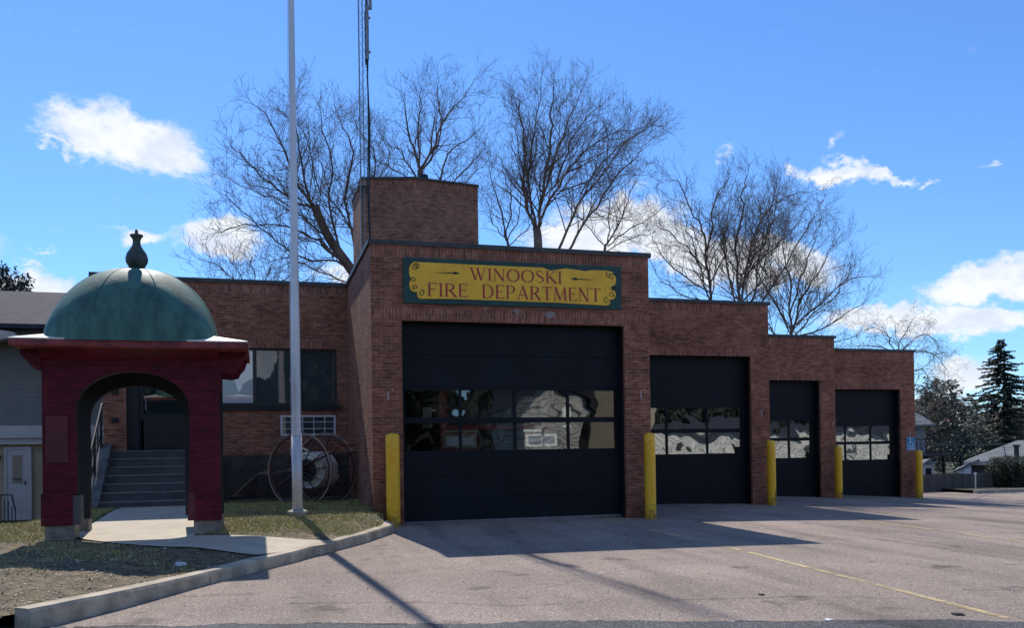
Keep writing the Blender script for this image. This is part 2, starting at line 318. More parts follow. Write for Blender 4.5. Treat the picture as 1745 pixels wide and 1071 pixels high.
# ------------------------------------------------------------ ground materials
def asphalt(name, base, light, dark, big=.25):
    m = bpy.data.materials.new(name); m.use_nodes = True; t = m.node_tree; b = t.nodes['Principled BSDF']; b.inputs['Roughness'].default_value = .88; b.inputs['Specular IOR Level'].default_value = .3
    tc = N(t, 'ShaderNodeTexCoord'); v = tc.outputs['Object']
    n1 = N(t, 'ShaderNodeTexNoise'); n1.inputs['Scale'].default_value = .35; n1.inputs['Detail'].default_value = 8; n1.inputs['Roughness'].default_value = .6; t.links.new(v, n1.inputs['Vector'])
    n2 = N(t, 'ShaderNodeTexNoise'); n2.inputs['Scale'].default_value = 38; n2.inputs['Detail'].default_value = 4; n2.inputs['Roughness'].default_value = .8; t.links.new(v, n2.inputs['Vector'])
    vo = N(t, 'ShaderNodeTexVoronoi'); vo.inputs['Scale'].default_value = 85; t.links.new(v, vo.inputs['Vector'])
    r1 = N(t, 'ShaderNodeMapRange'); t.links.new(n1.outputs['Fac'], r1.inputs[0]); r1.inputs[1].default_value = .3; r1.inputs[2].default_value = .7; r1.inputs[3].default_value = 1-big; r1.inputs[4].default_value = 1+big
    r2 = N(t, 'ShaderNodeMapRange'); t.links.new(n2.outputs['Fac'], r2.inputs[0]); r2.inputs[1].default_value = .32; r2.inputs[2].default_value = .68
    mx = N(t, 'ShaderNodeMix', data_type='RGBA'); t.links.new(r2.outputs[0], mx.inputs[0]); mx.inputs[6].default_value = (*dark, 1); mx.inputs[7].default_value = (*base, 1)
    s = N(t, 'ShaderNodeSeparateColor'); t.links.new(vo.outputs['Color'], s.inputs[0])
    g = N(t, 'ShaderNodeMath', operation='GREATER_THAN'); t.links.new(s.outputs[0], g.inputs[0]); g.inputs[1].default_value = .86
    mx2 = N(t, 'ShaderNodeMix', data_type='RGBA'); t.links.new(g.outputs[0], mx2.inputs[0]); t.links.new(mx.outputs[2], mx2.inputs[6]); mx2.inputs[7].default_value = (*light, 1)
    n4 = N(t, 'ShaderNodeTexNoise'); n4.inputs['Scale'].default_value = 1.0; n4.inputs['Detail'].default_value = 5; mp4 = N(t, 'ShaderNodeMapping'); mp4.inputs['Scale'].default_value = (1.5, .22, 1); t.links.new(v, mp4.inputs[0]); t.links.new(mp4.outputs[0], n4.inputs['Vector'])
    r4 = N(t, 'ShaderNodeMapRange'); t.links.new(n4.outputs['Fac'], r4.inputs[0]); r4.inputs[1].default_value = .5; r4.inputs[2].default_value = .7; r4.inputs[3].default_value = 1; r4.inputs[4].default_value = .66
    n5 = N(t, 'ShaderNodeTexNoise'); n5.inputs['Scale'].default_value = 1.7; n5.inputs['Detail'].default_value = 4; t.links.new(v, n5.inputs['Vector'])
    r5 = N(t, 'ShaderNodeMapRange'); t.links.new(n5.outputs['Fac'], r5.inputs[0]); r5.inputs[1].default_value = .63; r5.inputs[2].default_value = .70; r5.inputs[3].default_value = 1; r5.inputs[4].default_value = .6
    q4 = N(t, 'ShaderNodeMath', operation='MULTIPLY'); t.links.new(r4.outputs[0], q4.inputs[0]); t.links.new(r5.outputs[0], q4.inputs[1]); q5 = N(t, 'ShaderNodeMath', operation='MULTIPLY'); t.links.new(q4.outputs[0], q5.inputs[0]); t.links.new(r1.outputs[0], q5.inputs[1])
    sc_ = N(t, 'ShaderNodeVectorMath', operation='SCALE'); t.links.new(mx2.outputs[2], sc_.inputs[0]); t.links.new(q5.outputs[0], sc_.inputs['Scale'])
    t.links.new(sc_.outputs[0], b.inputs['Base Color'])
    bp = N(t, 'ShaderNodeBump'); bp.inputs['Strength'].default_value = .9; bp.inputs['Distance'].default_value = .012; t.links.new(n2.outputs['Fac'], bp.inputs['Height']); t.links.new(bp.outputs[0], b.inputs['Normal'])
    return m
M_drive = asphalt('driveway_asphalt', (.33, .262, .212), (.48, .40, .33), (.19, .15, .125))
M_road = asphalt('road_asphalt', (.10, .10, .105), (.2, .2, .2), (.05, .05, .053))
M_lawn = mk('lawn_soil', (.05, .038, .022), .95, color2=(.20, .155, .08), vscale=7, bump=1.0, bscale=26)
M_field = mk('field', (.06, .06, .03), .95, color2=(.04, .05, .022), vscale=.3, bump=.5, bscale=3)

def sheet(xs, lo, hi, n, zf):
    mb = MB(); rows = []
    for x in xs:
        a, b = lo(x), hi(x)
        rows.append([Vector((x, a+(b-a)*j/n, zf(x, a+(b-a)*j/n))) for j in range(n+1)])
    base = 0
    for r_ in rows: mb.v += r_
    for i in range(len(rows)-1):
        for j in range(n):
            a = i*(n+1)+j; mb.f.append((a, a+n+1, a+n+2, a+1)); mb.m.append(0); mb.uv.append(None)
    return mb
def rng(a, b, st):
    n = max(1, int(math.ceil((b-a)/st))); return [a+(b-a)*i/n for i in range(n+1)]
far = [-900, -500, -250, -120, -70]
xs = far + rng(-50, 70, 2) + [100, 160, 300, 600, 1200]
ys = [-900, -400, -200, -100, -60] + rng(-40, 60, 2) + [80, 120, 200, 400, 900, 1500]
mb = MB()
for x in xs:
    for y in ys: mb.v.append(Vector((x, y, G(x, y)-.06-(.25 if x < -7 and y > 1 else 0))))
for i in range(len(xs)-1):
    for j in range(len(ys)-1):
        a = i*len(ys)+j; mb.f.append((a, a+len(ys), a+len(ys)+1, a+1)); mb.m.append(0); mb.uv.append(None)
tag(mb.build('ground', M_field), kind='structure')
CURB = [(-4.12, -8.74), (-3.47, -7.80), (-2.72, -6.52), (-2.13, -5.58), (-1.72, -4.98), (-1.33, -4.30), (-.54, -3.02), (.10, -1.72), (.22, -1.25), (.20, -.62)]
def lerp_line(P, x):
    if x <= P[0][0]: return P[0][1]
    for a, b in zip(P, P[1:]):
        if x <= b[0]: return a[1]+(b[1]-a[1])*(x-a[0])/max(1e-6, b[0]-a[0])
    return P[-1][1]
roadedge = lambda x: max(-18, -9.84-.305*x + .05*math.sin(x*2.3)+.03*math.sin(x*7.1))
mb = MB()
for (a, b, hi, st) in ((-4.6, .22, lambda x: lerp_line(CURB[:8]+[(.22, -1.2)], x)+.08, .25), (.22, 6.0, lambda x: .5, 1), (6.0, 11.36, lambda x: 4.3, 1), (11.36, 16.49, lambda x: 8.4, 1), (16.49, 21.45, lambda x: 10.4, 1), (21.45, 27.2, lambda x: 15.0, 1), (27.2, 60, lambda x: 12.9, 1)):
    s_ = sheet(rng(a, b, st), lambda x: roadedge(x)-.3, hi, 24, lambda x, y: G(x, y)+.0)
    o = len(mb.v); mb.v += s_.v; mb.f += [tuple(i+o for i in f) for f in s_.f]; mb.m += s_.m; mb.uv += s_.uv
tag(mb.build('driveway', M_drive), kind='structure')
s_ = sheet(rng(-60, 60, .25), lambda x: -20.5, roadedge, 6, lambda x, y: G(x, y)+.009)
tag(s_.build('road', M_road), kind='structure')
s_ = sheet(rng(-60, 60, 2), lambda x: -23, lambda x: -20.5, 2, lambda x, y: G(x, y)+.12)
tag(s_.build('pavement', M_conc), kind='structure')
# curb
mb = MB(); W = .19
def offs(P, d):
    out = []
    for i, p in enumerate(P):
        a = Vector(P[max(0, i-1)]); b = Vector(P[min(len(P)-1, i+1)]); t = (b-a).normalized(); nrm = Vector((-t.y, t.x)); out.append(Vector(p)+nrm*d)
    return out
fine = []
for a, b in zip(CURB, CURB[1:]):
    k = max(1, int((Vector(b)-Vector(a)).length/.25))
    for j in range(k): fine.append((a[0]+(b[0]-a[0])*j/k, a[1]+(b[1]-a[1])*j/k))
fine.append(CURB[-1])
inn = offs(fine, W); out1 = offs(fine, .025)
hh = [.20-.05*min(1, i/8)+random.uniform(-.004, .004) for i in range(len(fine))]
def ring(i, sh=0):
    a = Vector(fine[i]); c = inn[i]; b = out1[i]; ba = a+(b-a)
    g = G(a.x, a.y)
    return [Vector((a.x, a.y, g-.1)), Vector((a.x+(b.x-a.x)*.3, a.y+(b.y-a.y)*.3, g+hh[i]-.03)), Vector((b.x, b.y, g+hh[i])), Vector((c.x, c.y, g+hh[i]+.004)), Vector((c.x, c.y, g-.1))]
seg = [0]
L = 0
for i in range(1, len(fine)):
    L += (Vector(fine[i])-Vector(fine[i-1])).length
    if L > 2.6 or i == len(fine)-1: seg.append(i); L = 0
for a, b in zip(seg, seg[1:]):
    prev = ring(a); 
    d = (ring(a+1)[0]-prev[0]).normalized()*.008
    prev = [p+d for p in prev]; mb.quad(prev)
    for i in range(a+1, b+1):
        cur = ring(i)
        if i == b: d2 = (cur[0]-ring(i-1)[0]).normalized()*.008; cur = [p-d2 for p in cur]
        for j in range(4): mb.quad([prev[j], cur[j], cur[j+1], prev[j+1]])
        prev = cur
    mb.quad(prev[::-1])
tag(mb.build('curb', M_curb), kind='structure')
# lawn
def sm(t): t = min(1, max(0, t)); return t*t*(3-2*t)
def lawnH(x, y, rough=True):
    e = lerp_line(CURB, x) if x > -4.2 else -8.9
    d = max(0, y-e)
    h = .135+.115*sm(d/2.6)+.07*sm((y+1.5)/3.5)
    if x < -5.8: h -= .75*sm((y+.6)/5.5)*sm((-5.8-x)/.8)
    if rough: h += .018*math.sin(x*5.1+y*2.3)*math.sin(y*4.4-x*1.7)
    return G(x, y)+h
WL = [(p_.x, p_.y) for p_ in (atG(120, 914, .22), atG(140, 924, .22), atG(200, 933, .21), atG(275, 940, .20), atG(440, 945, .17))]+[(-1.22, -4.2)]
WU = [(-5.3, -2.6), (-4.2, -3.0), (-2.65, -3.4), (-2.25, -3.62), (-1.22, -3.72)]
def inwalk(x, y, p=.0):
    if -5.05-p < x < -3.1+p and -3.3 < y < 2.9: return True
    return WL[0][0]-p < x < -1.1 and lerp_line(WL, x)-p < y < lerp_line(WU, x)+p
edge_in = [(p.x, p.y) for p in inn]
mb = sheet(rng(-14, -4.4, .3)+rng(-4.4, .12, .12)[1:], lambda x: (lerp_line(edge_in, x)-.02 if x > -4.35 else -8.75), lambda x: 4.74 if x > -5.5 else 14, 70, lambda x, y: lawnH(x, y, not inwalk(x, y, .2))-(.012 if inwalk(x, y, .02) else 0))
tag(mb.build('lawn', M_lawn), kind='structure')
mb = sheet(rng(WL[0][0], -1.22, .1), lambda x: lerp_line(WL, x), lambda x: lerp_line(WU, x), 6, lambda x, y: lawnH(x, y, False)+.012)
s2 = sheet(rng(-5.0, -3.12, .3), lambda x: lerp_line(WU, x), lambda x: 2.75, 20, lambda x, y: lawnH(x, y, False)+.012)
o = len(mb.v); mb.v += s2.v; mb.f += [tuple(i+o for i in f) for f in s2.f]; mb.m += s2.m; mb.uv += s2.uv
tag(mb.build('footpath', M_path), kind='structure')
# painted parking lines (worn) and cracks
def paintmat():
    m = bpy.data.materials.new('worn_yellow_line'); m.use_nodes = True; t = m.node_tree; b = t.nodes['Principled BSDF']; b.inputs['Roughness'].default_value = .8
    b.inputs['Base Color'].default_value = (.52, .40, .20, 1)
    tc = N(t, 'ShaderNodeTexCoord'); n = N(t, 'ShaderNodeTexNoise'); n.inputs['Scale'].default_value = 2.2; n.inputs['Detail'].default_value = 9; n.inputs['Roughness'].default_value = .75; t.links.new(tc.outputs['Object'], n.inputs['Vector'])
    r = N(t, 'ShaderNodeMapRange'); t.links.new(n.outputs['Fac'], r.inputs[0]); r.inputs[1].default_value = .37; r.inputs[2].default_value = .56
    t.links.new(r.outputs[0], b.inputs['Alpha']); return m
M_paint = paintmat()
M_paint2 = mk('faded_line', (.36, .30, .2), .85, var=.25, vscale=8)
def ribbon(mb, P, wd, dz):
    for a, b in zip(P, P[1:]):
        a = Vector((a[0], a[1])); b = Vector((b[0], b[1])); n = max(1, int((b-a).length/.5)); t = (b-a).normalized(); q = Vector((-t.y, t.x))*wd/2
        for j in range(n):
            p0 = a+(b-a)*j/n; p1 = a+(b-a)*(j+1)/n
            mb.quad([(u.x, u.y, G(u.x, u.y)+dz) for u in (p0-q, p1-q, p1+q, p0+q)])
for (P, wd, m_) in (([(4.82, .0), (4.74, -5.4), (4.36, -11.0)], .10, M_paint), ([(10.42, 3.4), (10.28, -1.0), (10.03, -5.8), (9.95, -9)], .10, M_paint), ([(15.5, 4), (15.42, 1.7), (15.2, -.9), (15.1, -4)], .10, M_paint)):
    mb = MB(); ribbon(mb, P, wd, .0045); tag(mb.build('parking_line', m_), kind='structure')
M_crack = mk('crack_dark', (.03, .027, .025), .95)
def crack(P, seed, w0=.012):
    rr = random.Random(seed); mb = MB(); pts = []
    for a, b in zip(P, P[1:]):
        n = max(2, int((Vector(b)-Vector(a)).length/.07))
        for j in range(n): pts.append((a[0]+(b[0]-a[0])*j/n, a[1]+(b[1]-a[1])*j/n))
    pts.append(P[-1]); off = 0; q = []
    for p in pts: off = off*.85+rr.uniform(-.02, .02); q.append((p[0], p[1]+off))
    for i in range(len(q)-1):
        w1 = w0*rr.uniform(.4, 1.3); a, b = q[i], q[i+1]
        if rr.random() < .12: continue
        mb.quad([(a[0], a[1]-w1/2, G(*a)+.006), (b[0], b[1]-w1/2, G(*b)+.006), (b[0], b[1]+w1/2, G(*b)+.006), (a[0], a[1]+w1/2, G(*a)+.006)])
    return tag(mb.build('asphalt_crack', M_crack), kind='structure')
crack([(-1.9, -8.15), (-1.486, -8.26), (-.456, -8.6), (.2, -9.0), (.75, -9.1), (1.3, -9.05)], 1)
crack([(1.9, -9.3), (2.5, -9.40), (3.43, -9.55), (4.2, -9.9)], 2)
crack([(5.2, -9.6), (6.2, -10.0), (7.5, -10.3)], 3)
crack([(.9, -8.1), (1.6, -7.6), (2.6, -7.0)], 4, .007)
crack([(1.2, -3.1), (1.9, -4.6), (1.6, -6.2), (2.2, -7.8)], 6, .009); crack([(6.6, -2.5), (7.9, -4.2), (7.4, -6.0), (8.3, -8.4)], 7, .011); crack([(8.3, -8.4), (9.6, -8.1), (11.5, -8.8)], 8, .01); crack([(12, -1.5), (13.5, -2.2), (16, -2.0)], 9, .012); crack([(-1.0, -6.4), (.4, -6.2), (1.6, -6.2)], 10, .008)
rp = rng(-4, 12, .3); crack([(x, roadedge(x)+.01) for x in rp], 5, .07)

# ------------------------------------------------------------ fire station
station = empty('fire_station', (0, 4.75, 0), 'brick fire station with stepped garage bays, parapet roofs and a tall brick tower', 'fire station')
def gridwall(mb, x0, x1, Y, z0, z1, holes=(), soldier=(), rev=.35, trim=False):
    """front face at Y looking -Y; holes (x0,x1,z0,z1) get reveals; soldier bands (x0,x1,z0,z1) use slot 1"""
    X = sorted({x0, x1, *[h[0] for h in holes], *[h[1] for h in holes], *[h[0] for h in soldier], *[h[1] for h in soldier]})
    Z = sorted({z0, z1, *[h[2] for h in holes], *[h[3] for h in holes], *[h[2] for h in soldier], *[h[3] for h in soldier]})
    ins = lambda r, x, z: r[0] < x < r[1] and r[2] < z < r[3]
    for a, b in zip(X, X[1:]):
        for c, d in zip(Z, Z[1:]):
            if a < x0-1e-6 or b > x1+1e-6 or c < z0-1e-6 or d > z1+1e-6: continue
            mx_, mz = (a+b)/2, (c+d)/2
            if any(ins(h, mx_, mz) for h in holes): continue
            mi = 1 if any(ins(h, mx_, mz) for h in soldier) else 0
            mb.quad([(a, Y, c), (b, Y, c), (b, Y, d), (a, Y, d)], mi)
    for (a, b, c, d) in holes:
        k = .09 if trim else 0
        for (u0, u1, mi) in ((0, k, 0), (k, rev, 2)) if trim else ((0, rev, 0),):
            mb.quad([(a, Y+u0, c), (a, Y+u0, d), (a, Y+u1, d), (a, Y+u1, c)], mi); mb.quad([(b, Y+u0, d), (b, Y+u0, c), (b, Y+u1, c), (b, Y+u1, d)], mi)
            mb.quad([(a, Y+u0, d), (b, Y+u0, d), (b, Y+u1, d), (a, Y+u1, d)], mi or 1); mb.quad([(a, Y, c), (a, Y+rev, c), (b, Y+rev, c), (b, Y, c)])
BK = 13.0
BAYS = [  # x0,x1,Y,roof z,base z,door x0,x1,top, column edges, window rows offset
    dict(x0=0, x1=6.013, Y=0, z=5.63, dx0=.61, dx1=5.42, dt=4.09, cols=[.70, 1.855, 3.03, 4.22, 5.35], off=0.0, g=0.0),
    dict(x0=6.013, x1=11.36, Y=3.774, z=5.36, dx0=7.1, dx1=10.79, dt=3.905, cols=[7.2, 8.39, 9.60, 10.66], off=-.20, g=-.17),
    dict(x0=11.36, x1=16.495, Y=7.878, z=5.06, dx0=12.9, dx1=15.906, dt=3.604, cols=[13.0, 13.95, 14.89, 15.84], off=-.44, g=-.34),
    dict(x0=16.495, x1=21.45, Y=9.885, z=4.89, dx0=17.4, dx1=20.80, dt=3.457, cols=[17.5, 18.60, 19.70, 20.76], off=-.60, g=-.58)]
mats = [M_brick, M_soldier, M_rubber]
for i, b in enumerate(BAYS):
    mb = MB(); zt = b['z']; gz = b['g']-.4
    sold = [(b['x0'], b['x1'], zt-.27, zt)]
    if i == 0: sold.append((b['x0'], b['x1'], b['dt']+.02, b['dt']+.26))
    else: sold.append((b['dx0']-.25, b['dx1']+.25, b['dt'], b['dt']+.23))
    gridwall(mb, b['x0'], b['x1'], b['Y'], gz, zt, [(b['dx0'], b['dx1'], gz+.0001, b['dt'])], sold, trim=True)
    # left flank (bay one) and right flank
    if i == 0:
        mb.quad([(0, BK, gz), (0, 0, gz), (0, 0, zt-.27), (0, BK, zt-.27)]); mb.quad([(0, BK, zt-.27), (0, 0, zt-.27), (0, 0, zt), (0, BK, zt)], 1)
    mb.quad([(b['x1'], b['Y'], gz), (b['x1'], BK, gz), (b['x1'], BK, zt), (b['x1'], b['Y'], zt)])
    mb.quad([(b['x1'], BK, gz), (b['x0'], BK, gz), (b['x0'], BK, zt), (b['x1'], BK, zt)])
    if i > 0: mb.quad([(b['x0'], b['Y'], gz), (b['x0'], b['Y'], zt), (b['x0'], BK, zt), (b['x0'], BK, gz)])
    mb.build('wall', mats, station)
    # roof deck, ceiling and interior floor
    mb = MB(); mb.box(b['x0']+.02, b['x1']-.02, b['Y']+.02, BK-.02, zt-.45, zt-.3)
    mb.build('roof', mk('roof_membrane', (.09, .09, .09), .9), station)
    mb = MB(); mb.quad([(b['x0']+.01, b['Y']+.36, b['g']), (b['x1']-.01, b['Y']+.36, b['g']), (b['x1']-.01, BK-.02, b['g']), (b['x0']+.01, BK-.02, b['g'])])
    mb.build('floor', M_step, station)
    # coping
    mb = MB(); e = .05; y0 = b['Y']-e; x0 = b['x0']-(e if i == 0 else -.0); x1 = b['x1']+e
    mb.box(x0, x1, y0, b['Y']+.28, zt+.001, zt+.055); mb.box(x0, x1, y0, y0+.012, zt-.035, zt+.0005)
    mb.box(b['x1']-.25, x1, b['Y']+.281, BK, zt+.001, zt+.055); mb.box(x1-.012, x1, y0+.013, BK, zt-.035, zt+.0005)
    if i == 0: mb.box(x0, .25, b['Y']+.281, BK, zt+.001, zt+.055); mb.box(x0, x0+.012, y0+.013, BK, zt-.035, zt+.0005)
    mb.build('coping', M_coping, station)
    # overhead door: section panels around window band
    Yd = b['Y']+.30; o_ = b['off']; rows = [(2.14+o_, 2.71+o_), (1.46+o_, 2.03+o_)]
    mb = MB(); c = b['cols']; dx0, dx1, dt = b['dx0']+.003, b['dx1']-.003, b['dt']-.003; g0 = b['g']+.02
    bot = 1.40+o_; top = 2.77+o_
    npan = 3; hgt = (bot-g0)/npan*1.0
    for k in range(npan): mb.box(dx0, dx1, Yd, Yd+.05, g0+hgt*k+.006, g0+hgt*(k+1)-.006)
    nu = 2; hgt = (dt-top)/nu
    for k in range(nu): mb.box(dx0, dx1, Yd, Yd+.05, top+hgt*k+.006, top+hgt*(k+1)-.006)
    mb.box(dx0, dx1, Yd+.02, Yd+.045, g0, bot); mb.box(dx0, dx1, Yd+.02, Yd+.045, top, dt)
    # rails and stiles of the window band
    mb.box(dx0, dx1, Yd-.004, Yd+.05, rows[0][1], top); mb.box(dx0, dx1, Yd-.004, Yd+.05, bot, rows[1][0]); mb.box(dx0, dx1, Yd-.004, Yd+.05, rows[1][1], rows[0][0])
    xe = [dx0]+c[1:-1]+[dx1]
    for (r0, r1) in rows:
        mb.box(dx0, c[0], Yd-.003, Yd+.05, r0, r1); mb.box(c[-1], dx1, Yd-.003, Yd+.05, r0, r1)
        for x in c[1:-1]: mb.box(x-.03, x+.03, Yd-.003, Yd+.05, r0, r1)
    gd = mb.build('garage_door', M_black, station, bevel=.003)
    for (r0, r1) in rows:
        for k in range(len(c)-1):
            a0 = c[k]+(.03 if k else 0); a1 = c[k+1]-(.03 if k < len(c)-2 else 0)
            q = MB(); tl = random.uniform(-.004, .004)
            q.quad([(a0, Yd+.02+tl, r0), (a1, Yd+.02-tl, r0), (a1, Yd+.024-tl, r1), (a0, Yd+.024+tl, r1)])
            q.build('window_pane', M_glassdoor if i == 0 else M_glasswavy, gd)
    mb = MB(); mb.box(dx0, dx1, Yd-.01, Yd+.05, b['g']-.03, g0); mb.build('threshold_seal', M_metal, gd)
    if i in (1, 2, 3):
        mb = MB(); mb.box(dx1-.42+.1, dx1-.05, Yd-.03, Yd-.005, rows[1][0]+.0, rows[1][0]+.18); mb.build('lock_box', M_black, gd)
# door contact hooks on the piers
for (u, v_, Y) in ((662, 668, 0), (1092, 667, 0), (1297, 700, 3.774), (1419, 720, 7.878), (1550, 738, 9.885)):
    p = at(u, v_, Y-.03); mb = MB(); mb.tube([(p.x, Y+.01, p.z), (p.x, Y-.05, p.z), (p.x-.015, Y-.07, p.z-.05), (p.x-.01, Y-.07, p.z-.17)], .008, 6); mb.box(p.x+.07, p.x+.09, Y-.02, Y+.01, p.z+.02, p.z+.045)
    mb.build('wall_hook', M_white, station)
# weathered bricks and mortar smears under the sign
for (u, v_, s) in ((880, 531, .10), (937, 536, .16), (828, 527, .07)):
    p = at(u, v_, -.002); mb = MB(); rr = random.Random(u)
    mb.prism([(p.x+s*rr.uniform(.35, 1)*math.cos(k*.4), -.004, p.z+s*.6*rr.uniform(.3, 1)*math.sin(k*.4)) for k in range(15)], (0, .02, 0))
    mb.build('mortar_smear', mk('mortar_smear', (.30, .26, .23), .9), station)
# --- low office wing with entry (left)
LX0 = -5.63; LY = 4.75; LZ = 5.63
win = (-3.3, -.275, 2.63, 4.03); ent = (-5.14, -3.35, 1.57, 3.95); vent = (-1.655, -.325, 1.88, 2.38)
mb = MB()
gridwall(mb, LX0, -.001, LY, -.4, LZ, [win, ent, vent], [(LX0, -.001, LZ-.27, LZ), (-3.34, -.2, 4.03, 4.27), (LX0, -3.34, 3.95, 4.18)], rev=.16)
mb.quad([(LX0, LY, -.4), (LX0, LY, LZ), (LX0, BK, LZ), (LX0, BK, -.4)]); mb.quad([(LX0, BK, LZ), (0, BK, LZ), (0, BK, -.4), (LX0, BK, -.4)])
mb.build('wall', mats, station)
mb = MB(); mb.box(-3.19, -.002, LY-.03, LY-.0005, -.2, 1.42); mb.build('wall_foot_band', mk('dark_wall_foot', (.06, .048, .042), .9, var=.5, vscale=2, bump=.4, bscale=12), station)  # darker band along the foot of the office wing wall
mb = MB(); mb.box(LX0+.02, -.02, LY+.02, BK-.02, LZ-.45, LZ-.3); mb.build('roof', mk('roof_membrane', (.09, .09, .09), .9), station)
mb = MB(); mb.box(LX0-.05, -.051, LY-.05, LY+.28, LZ+.001, LZ+.055); mb.box(LX0-.05, -.051, LY-.05, LY-.038, LZ-.035, LZ+.0005); mb.box(LX0-.05, LX0+.25, LY+.281, BK, LZ+.001, LZ+.055)
mb.build('coping', M_coping, station)
mb = MB(); mb.box(LX0-.28, LX0-.05, LY-.04, LY+.05, LZ-.02, LZ+.1); mb.build('gutter_end', M_coping, station)
# office window
x0, x1, z0, z1 = win; yf = LY+.09; mb = MB()
mb.box(x0, x1, yf, yf+.06, z0, z0+.06); mb.box(x0, x1, yf, yf+.06, z1-.05, z1)
for (a, b) in ((x0, x0+.05), (-2.29, -2.20), (-1.20, -1.13), (x1-.05, x1)): mb.box(a, b, yf-.002, yf+.058, z0+.06, z1-.05)
wf = mb.build('window', M_frame, station)
panes = [(x0+.05, -2.29), (-2.20, -1.20), (-1.13, x1-.05)]
M_pane_pale = glassmat('pale_pane_glass', (.52, .55, .55), .0, .10, .1, .8)  # even pale base colour for the leftmost pane
for k, (a, b) in enumerate(panes):
    q = MB(); q.quad([(a, yf+.03, z0+.06), (b, yf+.03, z0+.06), (b, yf+.03, z1-.05), (a, yf+.03, z1-.05)]); q.build('pane', M_glass if k else M_pane_pale, wf, label='pale left pane of the office window' if not k else None)
mb = MB(); mb.box(x0-.05, x1+.05, LY-.05, LY+.155, z0-.13, z0-.0005); mb.build('sill', M_rubber, wf)
# room behind the panes
mb = MB(); mb.box(LX0+.3, -.3, LY+1.6, LY+1.7, .5, 5); mb.build('inner_wall', mk('inner_wall', (.12, .12, .12), .9), station)
# vent grille window
x0, x1, z0, z1 = vent; mb = MB(); yv = LY-.012
mb.box(x0, x1, yv, yv+.05, z0, z0+.045); mb.box(x0, x1, yv, yv+.05, z1-.045, z1); mb.box(x0, x0+.045, yv, yv+.05, z0+.045, z1-.045); mb.box(x1-.045, x1, yv, yv+.05, z0+.045, z1-.045)
for k in range(1, 5): xx = x0+(x1-x0)*k/5; mb.box(xx-.009, xx+.009, yv+.008, yv+.03, z0+.045, z1-.045)
for k in range(1, 3): zz = z0+(z1-z0)*k/3; mb.box(x0+.045, x1-.045, yv+.01, yv+.028, zz-.009, zz+.009)
vg = mb.build('vent_grille', M_white, station)
q = MB(); q.quad([(x0, yv+.045, z0), (x1, yv+.045, z0), (x1, yv+.045, z1), (x0, yv+.045, z1)]); q.build('pane', M_glass, vg)
# entry door
x0, x1, z0, z1 = ent; yd = LY+.12; mb = MB()
mb.box(x0, x0+.26, yd-.03, yd+.08, z0, z1); mb.box(x1-.12, x1, yd-.03, yd+.08, z0, z1); mb.box(x0+.26, x1-.12, yd-.03, yd+.08, z1-.1, z1)
mb.box(x0+.30, x1-.16, yd, yd+.05, z0+.01, z0+.72); mb.box(x0+.30, x1-.16, yd, yd+.05, z1-.24, z1-.11)
mb.box(x0+.27, x0+.36, yd, yd+.05, z0+.01, z1-.11); mb.box(x1-.25, x1-.13, yd, yd+.05, z0+.01, z1-.11); mb.box(x0+.36, x1-.25, yd-.004, yd+.05, z0+.72, z0+.86)
ed = mb.build('entry_door', M_rubber, station)
q = MB(); q.quad([(x0+.36, yd+.03, z0+.86), (x1-.25, yd+.03, z0+.86), (x1-.25, yd+.03, z1-.24), (x0+.36, yd+.03, z1-.24)]); q.build('pane', glassmat('entry_glass', (.015, .025, .023), .0, .10, .15, .7), ed)
mb = MB(); mb.tube([(x0+.42, yd-.06, z0+.95), (x0+.42, yd-.06, z0+1.25)], .014, 8); mb.box(x0+.41, x0+.43, yd-.06, yd, z0+.98, z0+1.0); mb.box(x0+.41, x0+.43, yd-.06, yd, z0+1.2, z0+1.22); mb.build('handle', M_metal, ed)
for zz in (2.95, 2.28):
    mb = MB(); mb.box(-5.45, -5.30, LY-.08, LY+.0, zz-.05, zz+.05); mb.tube([(-5.375, LY-.08, zz), (-5.375, LY-.11, zz)], .03, 10)
    mb.build('wall_box', M_darkmetal, station)
# entry steps
mb = MB(); ny = 7; yb = 2.75; run = .29; zb = .30; rise = (1.57-zb)/ny
for k in range(ny):
    yk = yb+run*k
    mb.box(-5.42, -3.2, yk, yb+run*(k+1)+(0 if k < ny-1 else 0), -.2, zb+rise*(k+1)-.03)
    mb.box(-5.42, -3.2, yk-.02, yb+run*(k+1) if k < ny-1 else LY+.1, zb+rise*(k+1)-.0295, zb+rise*(k+1), 1)
mb.box(-5.42, -3.2, yb+run*ny, LY-.001, -.2, 1.54)
st = mb.build('entry_steps', [M_step, M_nose_lit], station, bevel=.006)
mb = MB(); P = [(-5.75, 2.62, -.2), (-5.75, 2.62, .40), (-5.75, 4.45, 1.72), (-5.75, LY-.001, 1.72), (-5.75, LY-.001, -.2)]
mb.prism(P, (.33, 0, 0)); mb.build('cheek_wall', mk('cheek_concrete', (.12, .12, .115), .9, var=.4, vscale=4, bump=.3), st)
mb = MB(); rl = [(-5.62, 2.7, 1.32), (-5.62, 4.4, 2.62), (-5.62, 4.7, 2.66)]
mb.tube(rl, .03, 8); mb.tube([(-5.62, 2.72, .75), (-5.62, 4.4, 2.03), (-5.62, 4.7, 2.05)], .02, 8)
for (y_, zt, zb_) in ((2.75, 1.36, .45), (3.5, 1.93, 1.0), (4.35, 2.58, 1.6)): mb.obox((-5.62, y_, zb_), (-5.62, y_, zt), .05, .05)
for (y_, zt, zb_) in ((3.1, 1.62, 1.0), (3.9, 2.22, 1.62)): mb.obox((-5.62, y_, zb_), (-5.62, y_, zt), .025, .025)
mb.build('handrail', M_darkmetal, st)
